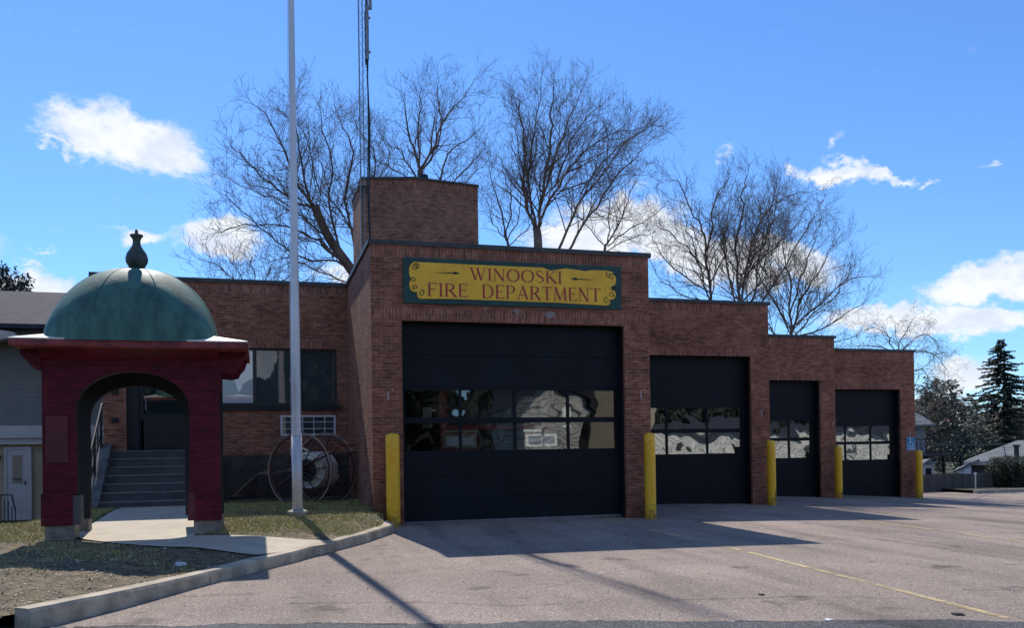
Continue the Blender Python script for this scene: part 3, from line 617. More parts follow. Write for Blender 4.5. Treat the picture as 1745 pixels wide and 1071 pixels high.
# --- hose tower
TW = [(.57, 6.35), (1.94, 6.0), (3.80, 6.30), (3.80, 8.6), (.57, 8.6)]
TZ = 8.83; mb = MB()
for a, b in zip(TW, TW[1:]+TW[:1]):
    L = (Vector(b)-Vector(a)).length
    mb.quad([(a[0], a[1], 5), (b[0], b[1], 5), (b[0], b[1], TZ-.24), (a[0], a[1], TZ-.24)], 0, [(0, 5), (L, 5), (L, TZ-.24), (0, TZ-.24)])
    mb.quad([(a[0], a[1], TZ-.24), (b[0], b[1], TZ-.24), (b[0], b[1], TZ), (a[0], a[1], TZ)], 1, [(0, TZ-.24), (L, TZ-.24), (L, TZ), (0, TZ)])
tw = mb.build('tower', [M_brick2, M_soldier], station)
mb = MB(); cx = 2.18; cy = 7.4
P = [(cx+(x-cx)*1.02, cy+(y-cy)*1.03, TZ+.001) for x, y in TW]; mb.prism(P, (0, 0, .055)); mb.build('coping', M_coping, tw)
mb = MB(); p = at(722, 290, 6.6); mb.lathe((p.x, 6.6, TZ+.05), [(0, 0), (.08, 0), (.08, .12), (.14, .13), (.12, .26), (0, .28)], 14); mb.box(p.x-.25, p.x-.1, 6.55, 6.62, TZ+.05, TZ+.12); mb.build('roof_vent', M_darkmetal, tw)

# ------------------------------------------------------------ antenna mast on the roof
ant = empty('antenna_mast', (.58, 5.6, 5.3), 'slender grey lattice antenna mast with cables rising in front of the brick tower', 'antenna mast')
mb = MB(); A = [(.465, 5.55), (.68, 5.52), (.58, 5.72)]; H = 17.5
for (x, y) in A: mb.tube([(x, y, 5.3), (x, y, H)], .013 if y > 5.6 else .017, 6)
ant_l = mb.build('mast_legs', M_metal, ant)
mb = MB(); z = 8.9; k = 0
while z < H-.4:
    for i in range(3):
        a = A[i]; b = A[(i+1) % 3]
        if k % 2: a, b = b, a
        mb.tube([(a[0], a[1], z), (b[0], b[1], z+.2)], .0045, 4, cap=False); mb.tube([(b[0], b[1], z+.2), (a[0], a[1], z+.4)], .0045, 4, cap=False)
    z += .4; k += 1
mb.build('lattice_bracing', M_metal, ant)
mb = MB(); pts = [(.685+.02*math.sin(i*1.3)+(.02 if 6 < i < 9 else 0), 5.49, 5.7+i*.62) for i in range(18)]; mb.tube(pts, .020, 6)
pts = [(.66+.025*math.sin(i*.9+1), 5.48, 5.7+i*.62) for i in range(18)]; mb.tube(pts, .013, 6); mb.build('cable', M_darkmetal, ant)
mb = MB(); mb.tube([(.67, 5.42, 11.7), (.67, 5.42, 13.1)], .045, 10); mb.tube([(.63, 5.5, 11.6), (.63, 5.5, 13.0)], .02, 8); mb.box(.60, .76, 5.44, 5.5, 11.9, 11.94); mb.box(.60, .76, 5.44, 5.5, 12.8, 12.84)
mb.box(.72, .80, 5.42, 5.5, 13.05, 13.3); mb.build('antenna', M_metal, ant)
mb = MB(); mb.box(.55, .82, 5.47, 5.53, 6.75, 6.79); mb.build('bracket', M_metal, ant); mb = MB(); mb.box(.42, .72, 5.6, 6.3, 8.45, 8.48); mb.build('bracket', M_metal, ant)

# ------------------------------------------------------------ department sign
SY = -.07
sg = empty('sign', (3.0, 0, 4.9), 'long green and yellow painted sign with maroon serif lettering above the largest garage door', 'sign')
mb = MB(); mb.box(.655, 5.343, SY, -.003, 4.432, 5.345); mb.build('sign_board', M_sgreen, sg, bevel=.01)
def S5(x, y, Y): return at(670+x*.23496, 420+y*.23496, Y)
OUT = [(150, 113), (400, 124), (700, 139), (1090, 155), (1115, 166), (1145, 177), (1185, 170), (1250, 160), (1330, 170), (1392, 180), (1440, 173), (1520, 175), (1572, 181), (1592, 190), (1612, 218), (1618, 250), (1608, 282), (1585, 296), (1590, 318), (1606, 322), (1616, 350), (1606, 380), (1585, 388), (1566, 384), (1575, 404), (1568, 424), (1545, 430), (1200, 410), (800, 395), (400, 381), (200, 381), (180, 372), (173, 350), (176, 332), (150, 331), (128, 318), (118, 290), (117, 262), (126, 250), (128, 236), (122, 218), (115, 190), (116, 152), (130, 128)]
yp = SY-.012; mb = MB(); mb.prism([S5(x, y, yp) for x, y in OUT][::-1], (0, .0115, 0)); mb.build('yellow_panel', M_syellow, sg)
LYY = [yp-.0015]
def rib(mb, pts, wd, dark=0):
    """flat brush stroke on the sign plane; pts in (x,z) world"""
    LYY[0] -= .00002; y = LYY[0]; n = len(pts); Lf = []; Rt = []
    for i, p in enumerate(pts):
        a = Vector(pts[max(0, i-1)]); b = Vector(pts[min(n-1, i+1)]); t = (b-a).normalized(); q = Vector((-t.y, t.x)); w_ = wd[i] if hasattr(wd, '__len__') else wd
        Lf.append(Vector(p)+q*w_/2); Rt.append(Vector(p)-q*w_/2)
    for i in range(n-1): mb.quad([(v.x, y, v.y) for v in (Lf[i], Lf[i+1], Rt[i+1], Rt[i])])
TK, TN = .135, .05
def arc(cx, cy, rx, ry, a0, a1, n=14): return [(cx+rx*math.cos(R(a0+(a1-a0)*i/n)), cy+ry*math.sin(R(a0+(a1-a0)*i/n))) for i in range(n+1)]
def wb(n, a, b): return [a+(b-a)*math.sin(math.pi*i/(n-1)) for i in range(n)]
def ser(x, y, w_=.26): return ([(x-w_/2, y), (x+w_/2, y)], .04)
GL = {'I': (.34, [([(.17, 0), (.17, 1)], TK), ser(.17, .02), ser(.17, .98)]),
 'W': (1.12, [([(.14, 1), (.40, 0)], TK), ([(.40, 0), (.60, .96)], TN), ([(.52, 1), (.76, 0)], TK), ([(.76, 0), (.99, 1)], TN), ser(.13, .98), ser(.55, .98, .2), ser(.99, .98, .2)]),
 'N': (.86, [([(.16, 0), (.16, 1)], TN), ([(.14, 1), (.70, 0)], TK), ([(.70, 0), (.70, 1)], TN), ser(.16, .02, .2), ser(.70, .98, .2), ser(.12, .98, .18)]),
 'O': (.92, [(arc(.46, .5, .36, .48, 90, 270), wb(15, TN, TK)), (arc(.46, .5, .36, .48, -90, 90), wb(15, TN, TK))]),
 'S': (.66, [([(.52, .76), (.50, .90), (.36, .98), (.20, .93), (.12, .78), (.18, .62), (.34, .52), (.50, .40), (.56, .24), (.48, .08), (.32, .02), (.16, .08), (.11, .26)], [.03, .04, .05, .08, .1, .13, .14, .13, .11, .08, .05, .04, .03])]),
 'K': (.80, [([(.16, 0), (.16, 1)], TK), ([(.20, .45), (.62, 1)], TN), ([(.30, .56), (.70, 0)], TK), ser(.16, .02), ser(.16, .98), ser(.70, .02, .2), ser(.62, .98, .2)]),
 'F': (.66, [([(.16, 0), (.16, 1)], TK), ([(.16, .97), (.58, .97)], TN), ([(.16, .53), (.48, .53)], TN), ([(.57, 1), (.57, .82)], .04), ([(.48, .62), (.48, .44)], .04), ser(.16, .02)]),
 'R': (.80, [([(.16, 0), (.16, 1)], TK), ([(.16, .97)]+arc(.36, .74, .22, .23, 90, -90)+[(.16, .51)], [TN]*2+wb(13, TN, TK)+[TN]*2), ([(.36, .5), (.70, 0)], TK), ser(.16, .02), ser(.70, .02, .18)]),
 'E': (.70, [([(.16, 0), (.16, 1)], TK), ([(.16, .97), (.58, .97)], TN), ([(.16, .53), (.48, .53)], TN), ([(.16, .03), (.60, .03)], TN), ([(.57, 1), (.57, .82)], .04), ([(.48, .62), (.48, .44)], .04), ([(.60, 0), (.60, .2)], .04)]),
 'D': (.88, [([(.16, 0), (.16, 1)], TK), ([(.16, .97)]+arc(.36, .5, .38, .47, 90, -90)+[(.16, .03)], [TN]*2+wb(13, TN, TK)+[TN]*2)]),
 'P': (.74, [([(.16, 0), (.16, 1)], TK), ([(.16, .97)]+arc(.36, .72, .24, .25, 90, -90)+[(.16, .47)], [TN]*2+wb(13, TN, TK)+[TN]*2), ser(.16, .02)]),
 'A': (.88, [([(.12, 0), (.44, 1)], TN), ([(.42, 1), (.74, 0)], TK), ([(.22, .32), (.62, .32)], TN), ser(.12, .02, .2), ser(.74, .02, .22)]),
 'T': (.80, [([(.40, 0), (.40, 1)], TK), ([(.06, .97), (.74, .97)], TN), ([(.07, 1), (.07, .82)], .04), ([(.73, 1), (.73, .82)], .04), ser(.40, .02)]),
 'M': (1.02, [([(.14, 0), (.18, 1)], TN), ([(.18, 1), (.50, .05)], TK), ([(.50, .05), (.82, 1)], TN), ([(.82, 1), (.86, 0)], TK), ser(.14, .02, .2), ser(.86, .02)])}
def word(txt, x0, x1, zb0, zb1, h):
    tot = sum(GL[c][0] for c in txt); s_ = (x1-x0)/tot; x = x0
    for c in txt:
        mb = MB()
        for (P, wd) in GL[c][1]:
            pts = [(x+px*s_, zb0+(zb1-zb0)*(x+px*s_-x0)/(x1-x0)+pz*h) for px, pz in P]
            k = (s_+h)/2; rib(mb, pts, [q*k for q in wd] if hasattr(wd, '__len__') else wd*k)
        mb.build('letter', M_sred, sg); x += GL[c][0]*s_
def line(txt, lx, lyb, rx, ryb, lyt):
    a = S5(lx, lyb, yp); b = S5(rx, ryb, yp); t = S5(lx, lyt, yp); word(txt, a.x, b.x, a.z, b.z, t.z-a.z)
line('WINOOSKI', 550, 243, 1228, 272, 153)
line('FIRE', 243, 361, 552, 371, 263)
line('DEPARTMENT', 640, 377, 1510, 404, 276)
def orn(P, wd):
    mb = MB(); pts = [(q.x, q.z) for q in (S5(x, y, yp) for x, y in P)]; rib(mb, pts, wd); return mb
def spear(x0, y0, x1, y1, hx):
    mb = MB(); a = S5(x0, y0, yp); b = S5(x1, y1, yp); L = b.x-a.x
    f = lambda t, dz: (a.x+L*t, yp-.003, a.z+(b.z-a.z)*t+dz)
    mb.quad([f(0, .003), f(.66, .012), f(.66, -.012), f(0, -.003)][::(1 if L < 0 else -1)]); mb.quad([f(.64, 0), f(.8, .032), f(1, 0), f(.8, -.032)][::(1 if L < 0 else -1)]); return mb
M_ink = mk('sign_black_paint', (.008, .012, .012), .5)
spear(300, 190, 485, 196, 0).build('painted_arrow', M_ink, sg); spear(1462, 245, 1286, 235, 0).build('painted_arrow', M_ink, sg)
def spiral(cx, cy, r, a0, turns, n=26, dirn=1): return [(cx+r*(1-.75*i/n)*math.cos(R(a0+dirn*360*turns*i/n)), cy+r*(1-.75*i/n)*math.sin(R(a0+dirn*360*turns*i/n))) for i in range(n+1)]
for (cx_, cy_, r, a0, tn, dn) in ((155, 150, 22, -60, 1.2, 1), (172, 145, 24, 200, 1.1, 1), (146, 242, 20, 170, 1.2, 1), (162, 298, 20, 120, 1.2, 1), (203, 338, 24, -100, 1.2, 1),
                                  (1562, 206, 20, 240, 1.2, -1), (1584, 222, 24, -20, 1.1, -1), (1594, 308, 20, 10, 1.2, -1), (1580, 352, 20, 60, 1.2, -1), (1548, 392, 24, -80, 1.2, -1)):
    orn(spiral(cx_, cy_, r, a0, tn, 26, dn), [.02-.011*i/26 for i in range(27)]).build('painted_scroll', M_ink, sg)

# accessible parking sign on the last pier
a = at(1545, 746, 9.85); b = at(1560, 768, 9.85)
ps = empty('parking_sign', ((a.x+b.x)/2, 9.88, (a.z+b.z)/2), 'small blue and white accessible parking sign on the far right brick pier', 'sign')
M_blue = mk('sign_blue', (.03, .22, .42), .5, var=.15); M_sw = mk('sign_white', (.6, .66, .7), .5)
mb = MB(); mb.box(a.x, b.x, 9.85, 9.872, b.z, a.z); mb.build('sign_plate', M_blue, ps)
mb = MB(); w_, h_ = b.x-a.x, a.z-b.z; cx = a.x+w_*.42; y = 9.848
L9 = lambda P, wd: [mb.quad([(v[0]-0*1, y, v[1]) for v in q]) for q in P]
def seg2(p, q, t, yy):
    p = Vector(p); q = Vector(q); d = (q-p).normalized(); n = Vector((-d.y, d.x))*t/2
    mb.quad([(v.x, yy, v.y) for v in (p+n, p-n, q-n, q+n)])
zc = b.z+h_*.60
seg2((cx, zc+.10), (cx+.01, zc-.01), .03, y); seg2((cx, zc), (cx+.10, zc), .025, y-.0004); seg2((cx+.09, zc), (cx+.13, zc-.11), .025, y-.0008)
mb.quad([(cx+.03*math.cos(t)-.0, y-.001, zc+.125+.024*math.sin(t)) for t in [i*math.pi/5 for i in range(10)]])
pr_ = arc(cx+.02, zc-.06, .085, .085, 120, 340, 12)
for i in range(12): seg2(pr_[i], pr_[i+1], .02, y-.0012-.0001*i)
seg2((a.x+.03, b.z+.13), (b.x-.03, b.z+.13), .012, y); seg2((a.x+.04, b.z+.095), (b.x-.04, b.z+.095), .012, y); seg2((a.x+.03, b.z+.045), (b.x-.03, b.z+.045), .03, y)
for (p, q) in (((a.x+.008, b.z+.008), (b.x-.008, b.z+.008)), ((a.x+.008, a.z-.008), (b.x-.008, a.z-.008)), ((a.x+.008, b.z+.015), (a.x+.008, a.z-.015)), ((b.x-.008, b.z+.015), (b.x-.008, a.z-.015))): seg2(p, q, .01, y-.0003)
mb.build('symbol', M_sw, ps)

# ------------------------------------------------------------ bollards
def bollard(h, r, chip):
    mb = MB(); n = 20; prof = [(r, -.3)]+[(r, h*k/6) for k in range(7)]+[(r*.93, h+.02), (r*.7, h+.04), (r*.35, h+.052), (0, h+.055)]
    mb.lathe((0, 0, 0), prof, n); return mb
BL = [(.345, -.34, 1.77, .137, 'yellow bollard at the end of the curb, left of the largest garage door'), (5.816, -.34, 1.78, .120, 'yellow bollard between the largest garage door and the second one'),
      (11.14, 3.4, 1.71, .118, 'yellow bollard with a rust chip, left of the narrow third garage door'), (16.30, 7.5, 1.67, .118, 'yellow bollard on the pier between the third and fourth garage doors'), (21.25, 9.5, 1.72, .118, 'yellow bollard beside the blue parking sign at the far right pier')]
M_bol = mk('bollard_yellow', (1.0, .50, .018), .42, var=.12, vscale=9, bump=.15, bscale=30)
t_ = M_bol.node_tree; b_ = t_.nodes['Principled BSDF']; lk = b_.inputs['Base Color'].links[0].from_socket
tc_ = N(t_, 'ShaderNodeTexCoord'); sp_ = N(t_, 'ShaderNodeSeparateXYZ'); t_.links.new(tc_.outputs['Object'], sp_.inputs[0]); nn_ = N(t_, 'ShaderNodeTexNoise'); nn_.inputs['Scale'].default_value = 11; nn_.inputs['Detail'].default_value = 6; t_.links.new(tc_.outputs['Object'], nn_.inputs['Vector'])
ma_ = N(t_, 'ShaderNodeMath', operation='MULTIPLY_ADD'); t_.links.new(nn_.outputs['Fac'], ma_.inputs[0]); ma_.inputs[1].default_value = -.9; t_.links.new(sp_.outputs[2], ma_.inputs[2])
mr_ = N(t_, 'ShaderNodeMapRange'); t_.links.new(ma_.outputs[0], mr_.inputs[0]); mr_.inputs[1].default_value = -.5; mr_.inputs[2].default_value = -.15; mr_.inputs[3].default_value = .75; mr_.inputs[4].default_value = 0
mx_ = N(t_, 'ShaderNodeMix', data_type='RGBA'); t_.links.new(mr_.outputs[0], mx_.inputs[0]); t_.links.new(lk, mx_.inputs[6]); mx_.inputs[7].default_value = (.09, .055, .03, 1); t_.links.new(mx_.outputs[2], b_.inputs['Base Color'])
for i, (x, y, h, r, lb) in enumerate(BL):
    mb = bollard(h, r, i); o = mb.build('bollard', M_bol, None, smooth=True); o.location = (x, y, G(x, y)); tag(o, lb, 'bollard', 'yellow bollards in front of the piers')
    if i in (2, 3):
        q = MB(); q.quad([(x+r*.3, y-r*1.0-.004, G(x, y)+.13), (x+r*.55, y-r*.87-.004, G(x, y)+.13), (x+r*.55, y-r*.87-.004, G(x, y)+(.42 if i == 2 else .25)), (x+r*.4, y-r*.95-.004, G(x, y)+(.44 if i == 2 else .27))])
        q.build('rust_chip', mk('rust', (.1, .02, .012), .8), o)

# ------------------------------------------------------------ flagpole
fx, fy = -1.47, -.25; fz = lawnH(fx, fy)-.03
fp = empty('flagpole', (fx, fy, fz), 'tall white tapering flagpole on the grass in front of the office wing', 'flagpole')
mb = MB(); mb.tube([(fx, fy, fz+.1), (fx, fy, fz+1.6)], .098, 24); mb.build('pole_base_section', M_pole, fp, smooth=True)
mb = MB(); mb.tube([(fx, fy, fz+1.6), (fx, fy, fz+4)], [.088, .084], 24); mb.tube([(fx, fy, fz+4), (fx, fy, fz+13)], [.080, .045], 24)
mb.tube([(fx, fy, fz+1.58), (fx, fy, fz+1.62)], .101, 24); mb.tube([(fx, fy, fz+3.98), (fx, fy, fz+4.01)], .089, 24)
mb.build('pole', M_pole, fp)
mb = MB(); mb.lathe((fx, fy, fz), [(.165, -.1), (.165, .09), (.19, .1), (.19, .135), (.15, .15), (.10, .17), (.09, .2)], 12); mb.build('base_collar', M_conc, fp)
mb = MB(); mb.lathe((fx, fy, fz+13), [(0, 0), (.08, .02), (.1, .1), (.08, .17), (0, .2)], 12); mb.build('finial', M_pole, fp)
mb = MB(); mb.tube([(fx-.1, fy, fz+1.3), (fx-.09, fy+.02, fz+6), (fx-.06, fy, fz+12.8)], .005, 4); mb.build('halyard', M_white, fp)
mb = MB(); mb.box(fx-.13, fx-.09, fy-.02, fy+.02, fz+1.2, fz+1.35); mb.build('cleat', M_metal, fp)

# ------------------------------------------------------------ domed kiosk
KX0, KX1, KY0, KY1 = -5.27, -2.75, -2.90, -1.55; KB, KT = .445, 3.06; kc = (KX0+KX1)/2; kyc = (KY0+KY1)/2
ks = empty('kiosk', (kc, kyc, .22), 'maroon wooden kiosk with arched openings, overhanging eave and green copper dome over the footpath', 'kiosk')
def archwall(mb, y0, y1, xa, xb, zsp, ztop, x0=KX0, x1=KX1):
    cxa = (xa+xb)/2; rx = (xb-xa)/2; rz = ztop-zsp; n = 28
    A_ = [(cxa-rx*math.cos(math.pi*i/n), zsp+rz*math.sin(math.pi*i/n)**.92) for i in range(n+1)]
    for y, fl in ((y0, 1), (y1, -1)):
        Q = [[(x0, y, KB), (xa, y, KB), (xa, y, zsp), (x0, y, zsp)], [(xb, y, KB), (x1, y, KB), (x1, y, zsp), (xb, y, zsp)]]
        Q.append([(x0, y, zsp), (xa, y, zsp), (xa, y, KT), (x0, y, KT)]); Q.append([(xb, y, zsp), (x1, y, zsp), (x1, y, KT), (xb, y, KT)])
        for (a, b) in zip(A_, A_[1:]): Q.append([(a[0], y, a[1]), (b[0], y, b[1]), (b[0], y, KT), (a[0], y, KT)])
        for q in Q: mb.quad(q[::fl])
    inner = [(xa, KB)]+A_+[(xb, KB)]
    for a, b in zip(inner, inner[1:]): mb.quad([(a[0], y0, a[1]), (a[0], y1, a[1]), (b[0], y1, b[1]), (b[0], y0, b[1])], 1)
    for x in (x0, x1): mb.quad([(x, y0, KB), (x, y0, KT), (x, y1, KT), (x, y1, KB)])
    mb.quad([(x0, y0, KB), (xa, y0, KB), (xa, y1, KB), (x0, y1, KB)]); mb.quad([(xb, y0, KB), (x1, y0, KB), (x1, y1, KB), (xb, y1, KB)])
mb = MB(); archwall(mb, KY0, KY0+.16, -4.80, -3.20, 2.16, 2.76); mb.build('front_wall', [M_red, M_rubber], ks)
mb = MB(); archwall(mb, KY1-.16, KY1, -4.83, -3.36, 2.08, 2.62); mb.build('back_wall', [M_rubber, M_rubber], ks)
# low side panels and upper side beams
for x in (KX0, KX1-.1):
    mb = MB(); mb.box(x+.003, x+.1-.003, KY0+.161, KY1-.161, 2.5, KT); mb.build('side_beam', M_red, ks)
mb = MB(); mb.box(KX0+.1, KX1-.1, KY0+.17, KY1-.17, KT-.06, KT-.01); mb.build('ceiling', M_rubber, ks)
# boards and trims on the front legs
mb = MB(); mb.box(KX0-.02, -4.86, KY0-.03, KY0-.001, KB-.01, .92); mb.box(KX0-.02, -4.86, KY0-.034, KY0-.0005, .70, .72); mb.build('skirting_board', M_red, ks)
mb = MB(); mb.box(KX0+.05, -4.92, KY0-.014, KY0-.001, 1.38, 2.08); mb.build('repair_panel', M_redpatch, ks, label='duller repainted patch on the left leg')
mb = MB(); mb.box(-3.12, KX1+.02, KY0-.03, KY0-.001, KB-.01, .80); mb.build('skirting_board', M_red, ks)
mb = MB(); mb.box(-4.8595, -4.75, KY0-.02, KY0+.22, KB-.005, .88); mb.box(-4.8595, -4.74, KY0-.021, KY0+.221, .63, .645); mb.build('corner_board', M_step, ks)
mb = MB(); mb.box(-3.235, -3.1205, KY0-.02, KY0+.22, KB-.005, .88); mb.build('corner_board', M_redpatch, ks)
# footing blocks
for (x0, x1) in ((KX0+.02, -4.83), (-3.15, KX1)):
    for (y0, y1) in ((KY0+.0, KY0+.30), (KY1-.30, KY1)):
        mb = MB(); mb.box(x0, x1, y0, y1, .05, KB-.012); mb.build('footing_block', M_block, ks, bevel=.012)
# eave slab with low hipped pale top
EX0, EX1, EY0, EY1 = -5.58, -2.30, -3.45, -1.02; EZ0, EZ1 = 3.085, 3.175
mb = MB(); mb.box(EX0, EX1, EY0, EY1, EZ0, EZ1-.001); mb.build('eave_fascia', M_red2, ks, bevel=.004)
mb = MB(); e = .0; zt = 3.31; ix0, ix1, iy0, iy1 = EX0+.5, EX1-.5, EY0+.4, EY1-.4
B_ = [(EX0-e, EY0-e, EZ1+.018), (EX1+e, EY0-e, EZ1+.018), (EX1+e, EY1+e, EZ1+.018), (EX0-e, EY1+e, EZ1+.018)]; T_ = [(ix0, iy0, zt), (ix1, iy0, zt), (ix1, iy1, zt), (ix0, iy1, zt)]
D_ = [(p[0], p[1], EZ1) for p in B_]
for i in range(4): j = (i+1) % 4; mb.quad([B_[i], B_[j], T_[j], T_[i]]); mb.quad([D_[i], D_[j], B_[j], B_[i]])
mb.quad(T_); mb.quad(D_[::-1]); mb.build('hipped_roof', M_rooftin, ks)
# soffit brackets
def brk(P, y0, y1): m = MB(); m.prism([(x, y0, z) for x, z in P], (0, y1-y0, 0)); m.build('eave_bracket', M_red, ks)
for (y0, y1) in ((KY0-.02, KY0+.16), (KY1-.16, KY1+.02)):
    brk([(EX0+.03, EZ0-.001), (KX0-.001, EZ0-.001), (KX0-.001, 2.76), (KX0-.08, 2.78), (-5.55, EZ0-.08)], y0, y1)
    brk([(KX1+.001, EZ0-.001), (EX1-.03, EZ0-.001), (EX1-.08, 2.92), (EX1-.16, 2.83), (EX1-.18, 2.77), (EX1-.30, 2.74), (KX1+.001, 2.76)], y0, y1)
mb = MB(); mb.prism([(x, KY0-.001, KT-.3) if 0 else p for x, p in [(0, (KX0, KY0-.001, KT)), (0, (KX0, KY0-.001, 2.93)), (0, (KX0, KY0-.25, EZ0-.001)), (0, (KX0, KY0-.001, EZ0-.001))]], (KX1-KX0, 0, 0)); mb.build('cove_moulding', M_red, ks)
# dome
dcx, dcy = -4.015, -2.23; mb = MB(); prof = []
for i in range(25):
    t = math.pi/2*i/24; prof.append((1.235*math.cos(t)**.86 if i < 24 else .0, 3.20+1.26*math.sin(t)**1.0))
prof = [(1.24, 3.17)]+prof
def dpt(r, z, a):
    k = 1-min(1, max(0, (z-3.17)/1.2)); e = 2+3.6*k*k; c_, s_ = math.cos(a), math.sin(a)
    q = (abs(c_)**e+abs(s_)**e)**(-1/e); return (dcx+r*c_*q, dcy+r*(.97+.04*k)*s_*q, z)
nn = 64; mb.v = [Vector(dpt(r, z, 2*math.pi*j/nn)) for r, z in prof for j in range(nn)]
for i in range(len(prof)-1):
    for j in range(nn): a = i*nn+j; mb.f.append((a, i*nn+(j+1) % nn, (i+1)*nn+(j+1) % nn, a+nn)); mb.m.append(0); mb.uv.append(None)
dm = mb.build('dome', M_copper, ks, smooth=True)
for k in range(8):
    mb = MB(); mb.tube([dpt(r*1.001, z+.002, math.pi/8+k*math.pi/4) for r, z in prof[1:-1]], .005, 6); mb.build('seam', M_copper, dm)
fz_ = 4.40; k_ = 1.0
mb = MB(); mb.lathe((dcx, dcy, fz_), [(.10, 0), (.10, .08), (.12, .1), (.165, .18), (.172, .24), (.15, .32), (.105, .39), (.072, .44), (.058, .50), (.062, .55), (.085, .59), (.10, .605), (.10, .625), (.03, .64), (.024, .69), (.018, .71), (0, .715)], 20)
mb.build('finial', mk('finial_green', (.06, .085, .07), .55, .3, var=.3, vscale=6), dm, smooth=True)

# ------------------------------------------------------------ antique hose cart
hc = empty('hose_cart', (-.95, 3.3, .3), 'antique hose reel cart with spoked wheels and wound pale hose on the shaded lawn', 'hose cart')
M_rim = mk('cart_rim', (.22, .16, .12), .45, var=.5, vscale=3); M_cred = mk('cart_red', (.06, .014, .012), .5, var=.3); M_hose = mk('canvas_hose', (.60, .56, .50), .8, var=.3, vscale=9)
axd = Vector((math.sin(R(38)), math.cos(R(38)), 0)); c0 = Vector((-1.30, 2.75, 1.06)); c1 = c0+axd*1.02; c1.z = 1.06
uh = Vector((axd.y, -axd.x, 0)); uz = Vector((0, 0, 1))
def wheel(c, r):
    pts = [c+uh*r*math.cos(2*math.pi*i/40)+uz*r*math.sin(2*math.pi*i/40) for i in range(40)]
    mb = MB(); mb.tube(pts, .022, 8, closed=True); wh = mb.build('wheel', M_rim, hc, smooth=True)
    mb = MB(); P2 = [c+(p-c)*.93 for p in pts]; mb.tube(P2, .018, 6, closed=True); mb.build('inner_rim', M_cred, wh)
    mb = MB()
    for i in range(14):
        a = 2*math.pi*i/14+.1; mb.tube([c+(uh*math.cos(a)+uz*math.sin(a))*.09, c+(uh*math.cos(a)+uz*math.sin(a))*r*.94], [.016, .011], 6)
    mb.build('spokes', M_cred, wh)
    mb = MB(); mb.tube([c-axd*.12, c-axd*.08, c+axd*.08, c+axd*.12], [.05, .08, .08, .05], 14); mb.build('hub', M_darkmetal, wh)
wheel(c0, .84); wheel(c1, .84)
mb = MB(); mb.tube([c0-axd*.16, c1+axd*.16], .025, 8); mb.build('axle', M_darkmetal, hc)
rc = (c0+c1)/2+uh*.10
mb = MB(); mb.tube([rc-axd*.36, rc+axd*.36], .14, 16)
for s in (-.38, .38): mb.tube([rc+axd*(s-.012), rc+axd*(s+.012)], .25, 28)
rl = mb.build('hose_reel', M_darkmetal, hc)
mb = MB()
for layer, (rr_, n) in enumerate(((.22, 8), (.30, 8), (.38, 7))):
    pts = []
    for i in range(n*20): t = i/20; pts.append(rc+axd*(-.34+.68*t/n)+(uh*math.cos(2*math.pi*t)+uz*math.sin(2*math.pi*t))*rr_)
    mb.tube(pts, .042, 7)
mb.tube([rc-axd*.28+uz*.43, rc-axd*.3+uz*.50-uh*.15, rc-axd*.3+uz*.40-uh*.45], .03, 6)
mb.build('wound_hose', M_hose, rl, smooth=True)
mb = MB()
for s in (-.42, .42):
    b0 = rc+axd*s; mb.obox(b0+uh*.1+uz*.02, b0-uh*1.0-uz*.02, .05, .05); mb.obox(b0-uh*.35, b0+uh*.75+uz*.40, .045, .045)
    mb.obox(b0-uh*.2, b0-uh*.9-uz*.42, .035, .035); mb.obox(b0-uh*.9-uz*.42, b0-uh*1.0, .035, .035)
mb.build('frame', M_cred, hc)
mb = MB(); b0 = rc-uh*1.0; mb.tube([b0+axd*.42, b0-uh*.7-uz*.12, b0-uh*1.35-uz*.62], .025, 8); mb.tube([b0-axd*.42, b0-uh*.7-uz*.12], .025, 8); mb.tube([b0-uh*1.35-uz*.62-axd*.25, b0-uh*1.35-uz*.62+axd*.25], .02, 8); mb.build('tongue', M_rim, hc)
for (dz, dd, m_) in ((.545, .78, mk('plank_red', (.34, .08, .05), .6, var=.2)), (.40, .62, mk('plank_tan', (.36, .24, .16), .6, var=.2))):
    mb = MB(); p = rc+uh*dd+uz*dz; mb.obox(p-axd*.36, p+axd*.36, .12, .03); mb.build('seat_plank', m_, hc)

# ------------------------------------------------------------ fire engine parked inside the first bay
te = empty('fire_truck', (2.95, 1.1, 0), 'fire truck nose with chrome headlamp strips seen through the panes of the largest garage door', 'truck')
M_trw = mk('truck_white', (.6, .6, .6), .3); M_trr = mk('truck_red', (.35, .03, .03), .3, var=.1); M_chrome = mk('chrome', (.8, .8, .8), .12, 1.0)
mb = MB(); mb.box(1.62, 4.28, 1.22, 3.6, .45, 1.98); mb.box(1.62, 4.28, 1.35, 3.6, 1.98, 3.05); mb.build('cab', M_trr, te, bevel=.08)
mb = MB(); mb.box(1.80, 4.10, 1.335, 1.352, 2.02, 2.92); mb.build('windscreen', M_glass, te)
mb = MB(); mb.box(1.55, 4.35, .95, 1.20, .45, .85); mb.build('bumper', M_chrome, te, bevel=.03)
for x in (1.66, 3.52):
    mb = MB(); mb.box(x, x+.74, 1.17, 1.215, 1.52, 1.80); hl = mb.build('headlight', M_chrome, te, bevel=.015)
    mb = MB(); mb.box(x+.08, x+.36, 1.15, 1.169, 1.56, 1.76); mb.box(x+.42, x+.68, 1.15, 1.169, 1.58, 1.74); mb.build('lens', M_trw, hl, bevel=.02)
mb = MB(); mb.box(2.45, 3.48, 1.19, 1.219, 1.00, 1.90)
for k in range(6): mb.box(2.5, 3.43, 1.175, 1.189, 1.05+.13*k, 1.09+.13*k)
mb.build('grille', M_darkmetal, te)
mb = MB(); mb.box(1.70, 3.9, 1.20, 1.218, 1.85, 1.90); mb.build('chrome_strip', M_chrome, te)
